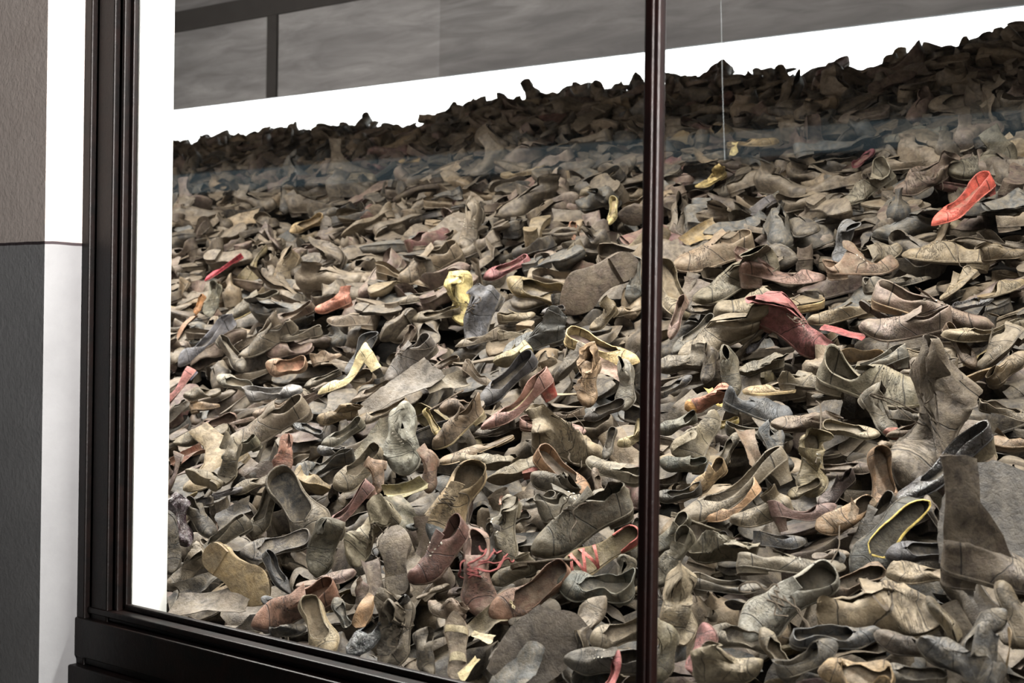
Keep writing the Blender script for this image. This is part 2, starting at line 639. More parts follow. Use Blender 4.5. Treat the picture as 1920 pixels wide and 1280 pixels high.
TYPE_NAMES = {'oxford': 'laced_shoe', 'boot': 'ankle_boot', 'tall': 'tall_boot', 'pump': 'heeled_shoe', 'flat': 'slip_on_shoe', 'mule': 'slipper',
              'sandal': 'strap_sandal', 'sole': 'loose_sole', 'scrap': 'leather_flap', 'clog': 'wooden_soled_shoe'}


def build_shoe(kind, seed, L, color, o):
    """one shoe: an Empty at its middle and its parts; o holds the options of its row"""
    r = random.Random(seed * 7 + 1)
    col = worn(color)
    scol = worn(o['sole']) if 'sole' in o else shade(col, r.uniform(.62, 1.0), (1.0, .97, .92))
    root = bpy.data.objects.new(TYPE_NAMES[kind], None)
    COL.objects.link(root)
    root.empty_display_size = .05
    lm = M[o.get('mat', 'leather' if r.random() < .75 else 'clean')]
    if kind == 'scrap':
        bpy.data.objects.remove(root)
        V, F = scrap_mesh(seed, curl=o.get('curl', .7), lx=.5, ly=o.get('ly', .27))
        V, F = solidify(V, F, .008)
        root = link_mesh(TYPE_NAMES[kind], V * L, F, lm, None, 50, col)
        return root
    style = {'tall': 'boot', 'sandal': 'flat', 'sole': 'oxford', 'clog': 'mule'}.get(kind, kind)
    kw = {k: v for k, v in o.items() if k in ('heel', 'hl', 'wide', 'point', 'flat', 'bend', 'twist', 'lat', 'lean', 'crush', 'slump', 'ts')}
    if kind == 'tall':
        kw['shaft'] = o.get('shaft', .75)
    elif kind == 'boot':
        kw['shaft'] = o.get('shaft', r.uniform(.16, .34))
    if kind == 'clog':
        kw.setdefault('heel', .03)
    if kind == 'sole':
        kw['heel'] = o.get('heel', .05)
        kw['crush'] = .3
    small = L < .17
    s = Shoe(style, seed, L, nu=18 if small else 26, nt=6 if small else 9, **kw)
    if kind == 'clog':
        s.s['sole'] = .085
    D = s.deform
    # sole and heel
    V, F = s.sole()
    sm = M['leather'] if not o.get('mat') == 'patent' else M['clean']
    link_mesh('sole', D(V), F, sm, root, 38, scol)
    if kind != 'clog' and not (kind == 'sole' and o.get('noheel')) and kind != 'sandal' or o.get('heelblock'):
        taper = .62 if kind == 'pump' else .93
        V, F = s.heel(taper=o.get('taper', taper))
        link_mesh('heel', D(V), F, sm, root, 38, worn(o['heelcol']) if 'heelcol' in o else shade(scol, r.uniform(.7, 1.1)))
    if kind == 'sole':
        return root
    V, F = s.insole()
    icol = worn(o['inside']) if 'inside' in o else shade(col, r.uniform(.35, .75), (1.05, .95, .82))  # default insole colour darkened to deepen the shade in the hollow
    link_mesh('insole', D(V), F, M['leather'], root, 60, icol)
    if kind == 'sandal':
        for V, F in s.straps(o.get('rows', [(.62, .13, .02), (.72, .12, -.03), (.82, .10, .02)]), o.get('band', .045)):
            V, F = outward(V, F)
            V, F = solidify(V, F, .012)
            link_mesh('strap', D(V), F, lm, root, 50, col)
        if o.get('counter', True):
            us = s.us(0, .3, 10)
            ts = np.linspace(0, 1, 5)
            U, T = np.meshgrid(us, ts, indexing='ij')
            a, b = s.surf(U, 1, T * .8).reshape(-1, 3), s.surf(U, -1, T * .8).reshape(-1, 3)
            f = grid_faces(10, 5)
            V, F = weld(np.vstack([a, b]), f + [tuple(50 + i for i in reversed(q)) for q in f])
            V, F = solidify(*outward(V, F), .012)
            link_mesh('heel_counter', D(V), F, lm, root, 50, col)
        return root
    V, F = s.upper()
    V, F = solidify(*outward(V, F), .011)
    pat = np.stack([V[:, 0], V[:, 1], np.clip((V[:, 2] - s.zs(np.clip(V[:, 0], 0, 1))) / np.maximum(sint(np.clip(V[:, 0], 0, 1), *s.s['top']), .05), 0, 1.2)], 1)
    upper = link_mesh('upper', D(V), F, lm, root, 60, col, pat=pat)
    if 'rim' in o or (kind in ('flat', 'pump') and r.random() < .45):
        us = s.us(0.0, s.s['uo'] - .01, 14)
        P = np.vstack([s.surf(us[::-1], 1, np.ones(14)), s.surf(us[1:], -1, np.ones(13))])
        V, F = tube(P, .011 if 'rim' in o else .007, 5)
        link_mesh('edge_binding', D(V), F, lm, root, 60, worn(o['rim']) if 'rim' in o else shade(col, r.choice((.6, 1.25))))
    if kind in ('boot', 'tall'):
        V, F = s.shaft_mesh(s_sh(kind, kw))
        V, F = solidify(*outward(V, F), .010)
        link_mesh('shaft', D(V), F, lm, root, 60, col)
    if kind == 'oxford' or kind == 'boot':
        V, F = s.tongue(o.get('rise', r.uniform(.03, .13)))
        V, F = solidify(*outward(V, F), .009)
        link_mesh('tongue', D(V), F, lm, root, 60, shade(col, r.uniform(.8, 1.05)))
        n = o.get('eyes', r.choice((4, 5, 5)))
        if not small and n:
            if o.get('metal', r.random() < .35):
                V, F = s.eyelets(n)
                q = link_mesh('eyelets', D(V), F, M['metal'], upper, 50); q['kind'] = 'stuff'
            else:
                V, F = s.eye_holes(n)
                q = link_mesh('eyelets', D(V), F, M['hole'], upper, 0); q['kind'] = 'stuff'
            if o.get('laces', r.random() < .3):
                V, F = s.laces(n, o.get('loose', 2), o.get('lace_r', .006))
                q = link_mesh('laces', D(V), F, M[o.get('lacemat', 'lace')], upper, 60); q['kind'] = 'stuff'
    if 'bow' in o:
        parts = []
        u = np.array([s.s['uo'] + .015])
        c = s.surf(u, 1, np.array([1.0]))[0] + (0, 0, .008)
        for sg in (1, -1):
            P = [c, c + (.012, sg * .03, .018), c + (.0, sg * .055, .012), c + (-.014, sg * .03, .006), c]
            parts.append(tube(P, .009))
        V, F = joined(parts)
        link_mesh('bow', D(V), F, lm, upper, 60, worn(o['bow']))
    if 'strap' in o:
        V, F = s.straps([(o['strap'], .2, .0)], .035)[0]
        V, F = solidify(*outward(V, F), .010)
        link_mesh('strap', D(V), F, lm, root, 50, shade(col, .9))
    if 'cap' in o:      # a toe cap of another colour
        us = s.us(.8, 1, 9)
        ts = np.linspace(0, 1, 7)
        U, T = np.meshgrid(us, ts, indexing='ij')
        a, b = s.surf(U, 1, T).reshape(-1, 3), s.surf(U, -1, T).reshape(-1, 3)
        f = grid_faces(9, 7)
        V, F = weld(np.vstack([a, b]), f + [tuple(63 + i for i in reversed(q)) for q in f])
        V, F = outward(V, F)
        V = V + vertex_normals(V, F) * .007
        V, F = solidify(V, F, .006)
        link_mesh('toe_cap', D(V), F, lm, root, 60, worn(o['cap']))
    return root


def s_sh(kind, kw):
    return kw['shaft']


# ------------------------------------------------------------------ the slope of the heap and placing on it
SLOPE = 0.48


def heap_z(x, y):
    z = EYE - .72 + SLOPE * (y - .3)
    z = z + .03 * np.sin(x * 2.1 + y * 1.3) + .025 * np.sin(x * 4.3 - y * 3.1 + 1)
    z = z + .02 * (x + 4.0) * np.clip(y / 4.5, 0, 1) ** 1.5
    ridge = RIDGE_Y
    z = np.where(y > ridge, EYE - .72 + SLOPE * (ridge - .3) + .02 * (x + 4.0) + .03 * np.sin(x * 2.1 + y * 1.3) - (y - ridge) * 1.2, z)
    return z


RIDGE_Y = 4.55


def hit_heap(px, py):
    d = pixel_ray(px, py)
    w = np.linspace(2.3, 13, 2200)
    P = CAMP[None] + w[:, None] * d[None]
    below = P[:, 2] < heap_z(P[:, 0], P[:, 1])
    i = int(np.argmax(below)) if below.any() else len(w) - 1
    return P[i], w[i]


SN = np.array((0, -SLOPE, 1.0)); SN /= np.linalg.norm(SN)


def place(root, px, py, ang, roll, lift, w=None, P=None):
    if P is None:
        P, w = hit_heap(px, py)
    c = CR[:, 2]
    v2 = math.cos(math.radians(ang)) * CR[:, 0] + math.sin(math.radians(ang)) * CR[:, 1]
    ne = SN * .55 + c * .65
    ne /= np.linalg.norm(ne)
    k = -v2.dot(ne) / c.dot(ne)
    v = v2 + k * c
    v /= np.linalg.norm(v)
    uimg = -math.sin(math.radians(ang)) * CR[:, 0] + math.cos(math.radians(ang)) * CR[:, 1]
    if uimg.dot(CR[:, 1]) < -1e-6:
        uimg = -uimg
    uimg = uimg - v * uimg.dot(v); uimg /= np.linalg.norm(uimg)
    cd = c - v * c.dot(v) - uimg * c.dot(uimg); cd /= np.linalg.norm(cd)
    up = math.cos(math.radians(roll)) * uimg + math.sin(math.radians(roll)) * cd
    y = np.cross(up, v)
    m = Matrix(((v[0], y[0], up[0]), (v[1], y[1], up[1]), (v[2], y[2], up[2])))
    ray = pixel_ray(px, py) if px is not None else (P - CAMP) / w
    Q = P - ray * lift
    root.matrix_world = Matrix.Translation(Vector(Q)) @ m.to_4x4()
    return Q
# ------------------------------------------------------------------ the room: corridor, wall with the window, case behind it


def box(V, F, x0, x1, y0, y1, z0, z1):
    n = len(V)
    V += [(x, y, z) for x in (x0, x1) for y in (y0, y1) for z in (z0, z1)]
    F += [tuple(n + i for i in q) for q in ((0, 1, 3, 2), (4, 6, 7, 5), (0, 4, 5, 1), (2, 3, 7, 6), (0, 2, 6, 4), (1, 5, 7, 3))]


def boxes(name, specs, mat, parent=None, kind=None, bevel=0.0):
    V, F = [], []
    for s in specs:
        box(V, F, *s)
    o = link_mesh(name, np.array(V, float), F, mat, parent, 0)
    if bevel:
        b = o.modifiers.new('bevel', 'BEVEL')
        b.width, b.segments, b.limit_method = bevel, 2, 'ANGLE'
    if kind:
        o['kind'] = kind
    return o


def on_glass(px, py, Y=0.0):
    d = pixel_ray(px, py)
    return CAMP + d * ((Y - CAMP[1]) / d[1])


OX = float(on_glass(151, 640, -.06)[0])
corner = CAMP + pixel_ray(84, 455) * (OX / pixel_ray(84, 455)[0])
CD, PAINT_Z = float(corner[1]), float(corner[2])


# two-tone painted plaster of the corridor: pale above the dark line, grey below it
def two_tone():
    q = Nodes('two_tone_wall_paint')
    tc = q.n('ShaderNodeTexCoord').outputs['Object']
    sx = q.n('ShaderNodeSeparateXYZ')
    q.l(tc, sx.inputs[0])
    z0 = PAINT_Z
    wob = q.remap(q.noise(tc, 9, 2), 0.3, 0.7, -0.0015, 0.0015)
    ad = q.n('ShaderNodeMath', operation='ADD')
    q.l(sx.outputs[2], ad.inputs[0]); q.l(wob, ad.inputs[1])
    up = q.remap(ad.outputs[0], z0 + .0035, z0 + .0045)
    low = q.remap(ad.outputs[0], z0 - .0045, z0 - .0035)
    n = q.noise(tc, 5, 6, .7)
    a = q.mix(q.remap(n, .35, .7), srgb('d6cbc4'), srgb('c9bdb6'))
    b = q.mix(q.remap(n, .35, .7), srgb('97989a'), srgb('8d8e90'))
    c = q.mix(up, srgb('3a3034'), a)
    c = q.mix(low, b, c)
    q.l(c, q.b.inputs['Base Color'])
    q.b.inputs['Roughness'].default_value = .55
    q.l(q.bump(q.noise(tc, 60, 5, .7), .25, .004), q.b.inputs['Normal'])
    return q.m


M['paint'] = two_tone()
M['white'] = plain('white_case_plaster', 'e8e8e4', .8, .2, 0, .03, 6, .15)
M['frame'] = plain('black_brown_varnished_wood', '0a0605', .45, .25, 0, .35, 18, .25, '1a0f0c')
M['mull'] = plain('dark_red_brown_varnished_wood', '1e0f0d', .4, .3, 0, .4, 14, .3, '160b0a')
M['floor'] = plain('worn_corridor_floor', '55504a', .6, .3, 0, .3, 12, .3)
M['ceil'] = plain('case_ceiling_paint', '9a9a98', .8, .2, 0, .1, 5, .1)


def streaked(name, g):
    q = Nodes(name)
    tc = q.n('ShaderNodeTexCoord').outputs['Object']
    mp = q.n('ShaderNodeMapping')
    mp.inputs['Scale'].default_value = (1.0, 1.0, 6.5)
    q.l(tc, mp.inputs[0])
    a = q.noise(mp.outputs[0], 1.7, 6, .6, .7)
    b = q.noise(mp.outputs[0], .6, 3, .5, .2)
    c = q.mix(q.remap(a, .35, .68), tuple(x * g for x in srgb('9fa2a6')[:3]) + (1,), tuple(x * g for x in srgb('c8ccd0')[:3]) + (1,))
    c = q.mix(q.remap(b, .35, .7, 0, .7), c, tuple(x * g for x in srgb('888a8e')[:3]) + (1,))
    q.l(c, q.b.inputs['Base Color'])
    q.b.inputs['Roughness'].default_value = .85
    q.b.inputs['Specular IOR Level'].default_value = .1
    return q.m


M['board'] = streaked('streaked_grey_board', 1.25)
M['pale_board'] = streaked('paler_streaked_grey_board', 1.62)
M['batten'] = plain('grey_batten_paint', '6c6c6c', .85, .1, 0, .1, 6, .1)

TOP = EYE + 2.95
JX = float(on_glass(250, 640)[0])            # inner edge of the left frame member
OX = float(on_glass(151, 640, -.06)[0])            # outer edge, where the corridor reveal meets it
RZ = float(on_glass(240, 1131)[2])           # top of the bottom rail
JD = float((CAMP + pixel_ray(317, 640) * (JX / pixel_ray(317, 640)[0]))[1])   # depth of the white jamb
MX0, MX1 = float(on_glass(1196, 640, -.026)[0]), float(on_glass(1243, 640, .012)[0])
boxes('wall_front', [(-13, OX, CD, JD, 0, TOP), (OX, JX - .012, .008, JD, 0, TOP), (OX, 3.2, -.10, JD, 0, RZ - .42), (OX, 3.2, -.02, JD, RZ - .42, RZ - .16),
                     (2.2, 3.2, -.10, JD, RZ - .42, TOP), (OX, 3.2, -.10, .02, EYE + 1.35, TOP)], M['paint'], kind='structure')
jamb = boxes('trim_1', [(JX - .012, JX, .008, JD + .004, RZ - .3, TOP - .1)], M['white'], kind='structure')
boxes('wall_back', [(-13, 4, 5.85, 6.0, 0, TOP)], M['white'], kind='structure')
boxes('wall_left', [(-13.1, -13, -4.5, 6.0, 0, TOP)], M['white'], kind='structure')
boxes('wall_right', [(4, 4.1, -4.5, 6.0, 0, TOP)], M['paint'], kind='structure')
boxes('wall_corridor', [(-13, 4, -4.6, -4.5, 0, TOP)], M['paint'], kind='structure')
boxes('floor', [(-13, 4, -4.6, 6.0, -.1, 0)], M['floor'], kind='structure')
boxes('ceiling', [(-13, 4, -4.6, 6.0, TOP, TOP + .1)], M['ceil'], kind='structure')

# the window: a wooden frame of stepped mouldings with a mullion and two panes
win = bpy.data.objects.new('window_1', None)
COL.objects.link(win)
win['kind'] = 'structure'
HZ = EYE + 1.4
fw = JX - OX


def member(name, steps, mat, vertical, bev=.004):
    """steps: (from, to, front) measured outwards from the glass opening, as real mouldings"""
    sp = []
    for a, b, f in steps:
        if vertical:
            sp.append((JX - b, JX - a, f, .006, RZ - .30, HZ))
        else:
            sp.append((OX, 2.2, f, .006, RZ - b, RZ - a))
    return boxes(name, sp, mat, win, bevel=bev)


W_ = fw
member('frame_stile', [(0, W_ * .10, -.012), (W_ * .10, W_ * .18, -.030), (W_ * .18, W_ * .25, -.022), (W_ * .25, W_ * .72, -.045), (W_ * .72, W_ * .78, -.036), (W_ * .78, W_, -.060)], M['frame'], True)
member('bottom_rail', [(0, .016, -.012), (.016, .034, -.050), (.034, .046, -.040), (.046, .15, -.066), (.15, .17, -.055), (.17, .30, -.085)], M['frame'], False)
mull = boxes('mullion', [(MX0, MX1, -.018, .012, RZ - .01, HZ)], M['mull'], win, bevel=.006)
boxes('mullion_bead', [(MX0 + .004, MX1 - .008, -.026, -.016, RZ - .01, HZ)], M['mull'], win, bevel=.004)


def glass():
    q = Nodes('window_glass')
    t = q.t
    t.nodes.remove(q.b)
    tr, gl, mx = q.n('ShaderNodeBsdfTransparent'), q.n('ShaderNodeBsdfGlossy'), q.n('ShaderNodeMixShader')
    tr.inputs[0].default_value = (.97, .985, .98, 1)
    gl.inputs['Roughness'].default_value = .02
    fr = q.n('ShaderNodeFresnel')
    fr.inputs[0].default_value = 1.5
    q.l(fr.outputs[0], mx.inputs[0]); q.l(tr.outputs[0], mx.inputs[1]); q.l(gl.outputs[0], mx.inputs[2])
    q.l(mx.outputs[0], t.nodes['Material Output'].inputs[0])
    return q.m


M['glass'] = glass()
for x0, x1 in ((JX - .01, MX0 + .008), (MX1 - .008, 2.21)):
    link_mesh('pane', np.array([(x0, 0, RZ - .012), (x1, 0, RZ - .012), (x1, 0, HZ), (x0, 0, HZ)], float), [(0, 1, 2, 3)], M['glass'], win, 0)

# the valance of grey boards that hides the lamps at the back of the case
val = bpy.data.objects.new('trim_2', None)
COL.objects.link(val)
val['kind'] = 'structure'
VY = 5.2


def on_val(px, py):
    return on_glass(px, py, VY)


vb = float(on_val(700, 160)[2])
vt = float(on_val(330, 62)[2])
xs = float(on_val(826, 100)[0])
xv0, xv1 = float(on_val(504, 100)[0]), float(on_val(522, 100)[0])
boxes('board', [(-12.9, xs, VY, VY + .03, vb, vt + .05)], M['pale_board'], val)
boxes('board', [(xs, 3.9, VY - .012, VY + .03, vb, TOP)], M['board'], val)
boxes('board', [(-12.9, xs, VY - .01, VY + .03, vt + .05, TOP)], M['board'], val)
boxes('batten', [(-12.9, xs, VY - .03, VY, vt, vt + .17)], M['batten'], val, bevel=.004)
boxes('batten', [(xv0, xv1, VY - .025, VY, vb, vt)], M['batten'], val, bevel=.004)


# unseen glowing strip, added only to mirror in the panes as a faint band
q = Nodes('added_glow_strip_emitter')
q.b.inputs['Base Color'].default_value = (.8, .85, .88, 1)
q.b.inputs['Emission Color'].default_value = (.62, .85, .95, 1)
q.b.inputs['Emission Strength'].default_value = .9
glow_strip = boxes('added_glow_strip', [(-12.5, 3.5, -4.49, -4.44, EYE + .84, EYE + .98)], q.m, bevel=.01)
glow_strip['label'], glow_strip['category'] = 'unseen cool glowing strip added for its reflection across the window panes', 'glow_strip'
# ------------------------------------------------------------------ the far mass of the heap: past the 300 largest, joined into one object
PALETTE = [('6b6152', 9), ('5c5347', 9), ('7a6e5c', 7), ('4a453e', 6), ('6a5750', 5), ('565a5b', 4), ('8a7a60', 4), ('3c3a38', 4), ('75685e', 5), ('8c7c5a', .9), ('6e4744', .7), ('948860', .3)]
PAL_C = [worn(c)[:3] for c, _ in PALETTE]
PAL_W = np.array([w for _, w in PALETTE]); PAL_W = PAL_W / PAL_W.sum()


def low_poly(seed):
    r = random.Random(seed)
    kind = r.choice(['oxford', 'oxford', 'oxford', 'oxford', 'boot', 'boot', 'boot', 'pump', 'pump', 'flat', 'flat', 'mule', 'tall', 'scrap'])
    if kind == 'scrap':
        V, F = scrap_mesh(seed, 9, 7, .8, .42, .26)
        V[:, 2] *= .6
        return V * .8, F, ([1.0] * len(V), True)
    kw = {}
    if kind == 'tall':
        kw['shaft'] = .6
    elif kind == 'boot':
        kw['shaft'] = .25
    s = Shoe('boot' if kind == 'tall' else kind, seed, 1.0, nu=15, nt=6, crush=r.uniform(.15, .75), flat=r.uniform(0, .45), **kw)
    parts = [s.upper(), s.sole(), s.heel()]
    if kw:
        parts.append(s.shaft_mesh(kw['shaft']))
    V, F = joined(parts)
    k = [1.0] * len(parts[0][0]) + [.8] * (len(parts[1][0]) + len(parts[2][0]))
    k += [1.0] * (len(V) - len(k))
    return s.deform(V), F, (k, bool(kw))


LOW = [low_poly(900 + i) for i in range(36)]


RESTS = [(416, 498), (625, 572), (949, 500), (472, 569), (1620, 294), (1332, 336), (1412, 262), (575, 420), (1147, 394), (1790, 380), (866, 562), (1580, 458)]


def build_heap():
    r = np.random.RandomState(5)
    pr = random.Random(5)
    Vs, Cs, loops, sizes, n = [], [], [], [], 0
    # arrays of the faces of each pattern, prepared once
    prep = []
    for V, F, k in LOW:
        prep.append((V, np.concatenate([np.array(f) for f in F]), np.array([len(f) for f in F]), np.array(k[0]), k[1]))

    def add(P, v, up, L, col):
        nonlocal n
        V, lp, sz, k, high = prep[pr.randrange(len(prep))]
        while high and P[1] > 4.1:
            V, lp, sz, k, high = prep[pr.randrange(len(prep))]
        v = v / np.linalg.norm(v)
        y = np.cross(up, v); y /= np.linalg.norm(y)
        w = np.cross(v, y)
        R = np.stack([v, y * pr.choice((1, 1)), w], 0)
        W = V * L @ R + P
        lim = (.04 if W[:, 0].min() > JX + .01 else JD + .03)
        if W[:, 1].min() < lim:
            W[:, 1] += lim - W[:, 1].min()
        Vs.append(W)
        Cs.append(np.concatenate([np.outer(k, col), np.ones((len(k), 1))], 1))
        loops.append(lp + n); sizes.append(sz)
        n += len(V)

    cell = .098
    for iy in range(int(4.95 / cell)):
        y = .20 + iy * cell
        for ix in range(int(13.8 / cell)):
            x = -10.2 + ix * cell
            # only where the heap can be seen through the window, and somewhat beyond
            d = (x, y + 2.3)
            w = d[0] * -math.sin(YAW) + d[1] * math.cos(YAW)
            lat = (d[0] * math.cos(YAW) + d[1] * math.sin(YAW)) / w
            if not -.35 < lat < .9 or (lat > .47 and (x > 3.6 or pr.random() < .25)):
                continue
            for layer in (0, 1):
                if layer == 1 and (lat > .47 or pr.random() < .55):
                    continue
                X, Y = x + r.uniform(-.5, .5) * cell, y + r.uniform(-.5, .5) * cell
                Z = float(heap_z(X, Y)) + r.uniform(-.10, .03) - .05 * (layer == 1)
                q = np.linalg.inv(CR) @ (np.array((X, Y, Z)) - CAMP)
                sx, sy = 960 - FPX * q[0] / q[2], HORIZON + FPX * q[1] / q[2]
                Z -= .13 * min(1, max(0, (sy - (668 - (sx - 310) * .14)) / 60 + .5))
                # the heap lies lower where one of the striking upper shoes rests on it
                if any(abs(sx - a_) < 55 and -12 < sy - b_ < 62 for a_, b_ in RESTS):
                    Z -= .10
                a = r.normal(0, .75) + (math.pi if r.rand() < .5 else 0)
                t = np.array((math.cos(a), math.sin(a), SLOPE * math.sin(a) + r.normal(0, .16)))
                up = SN + r.normal(0, .36, 3)
                if r.rand() < .22:
                    up = -up
                elif r.rand() < .25:
                    up = up + np.array((0, -1.4, .2)) * r.choice((-1, 1))
                if Y > 4.1:
                    up = SN + r.normal(0, .25, 3)
                L = r.uniform(.22, .30)
                c = np.array(PAL_C[r.choice(len(PAL_C), p=PAL_W)]) * r.uniform(.6, 1.25)
                add(np.array((X, Y, Z)), t, up, L, c)
    V = np.vstack(Vs); C = np.vstack(Cs)
    lp = np.concatenate(loops); sz = np.concatenate(sizes)
    me = bpy.data.meshes.new('shoe_heap')
    me.vertices.add(len(V)); me.vertices.foreach_set('co', V.astype(np.float32).ravel())
    me.loops.add(len(lp)); me.loops.foreach_set('vertex_index', lp.astype(np.int32))
    me.polygons.add(len(sz))
    me.polygons.foreach_set('loop_start', (np.cumsum(sz) - sz).astype(np.int32))
    me.update(calc_edges=True)
    me.validate()
    me.polygons.foreach_set('use_smooth', np.ones(len(me.polygons), bool))
    at = me.attributes.new('tone', 'FLOAT_COLOR', 'POINT')
    at.data.foreach_set('color', C.astype(np.float32).ravel())
    me.set_sharp_from_angle(angle=math.radians(50))
    me.materials.append(M['heap'])
    o = bpy.data.objects.new('shoe_heap', me)
    COL.objects.link(o)
    o['kind'] = 'stuff'
    o['label'] = 'huge slope of dusty old brown and grey shoes rising to the back wall'
    o['category'] = 'shoes'
    print('HEAP', len(Vs), 'tris', int((sz - 2).sum()))
    # dark sheet under the top layers, its near-black colour painting the shade in the gaps
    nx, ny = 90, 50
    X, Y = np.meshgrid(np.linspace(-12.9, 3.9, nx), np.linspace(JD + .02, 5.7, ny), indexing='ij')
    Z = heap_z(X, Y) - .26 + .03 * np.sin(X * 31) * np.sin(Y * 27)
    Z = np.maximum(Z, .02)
    b = link_mesh('gap_shade_sheet', np.stack([X, Y, Z], -1).reshape(-1, 3), grid_faces(nx, ny), M['gap_shade'], o, 180)
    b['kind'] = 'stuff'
    return o


M['gap_shade'] = plain('painted_gap_shade', '1c1916', .95, .1, 0, .4, 25, .6, '0d0c0b', .03)
HEAP = build_heap()
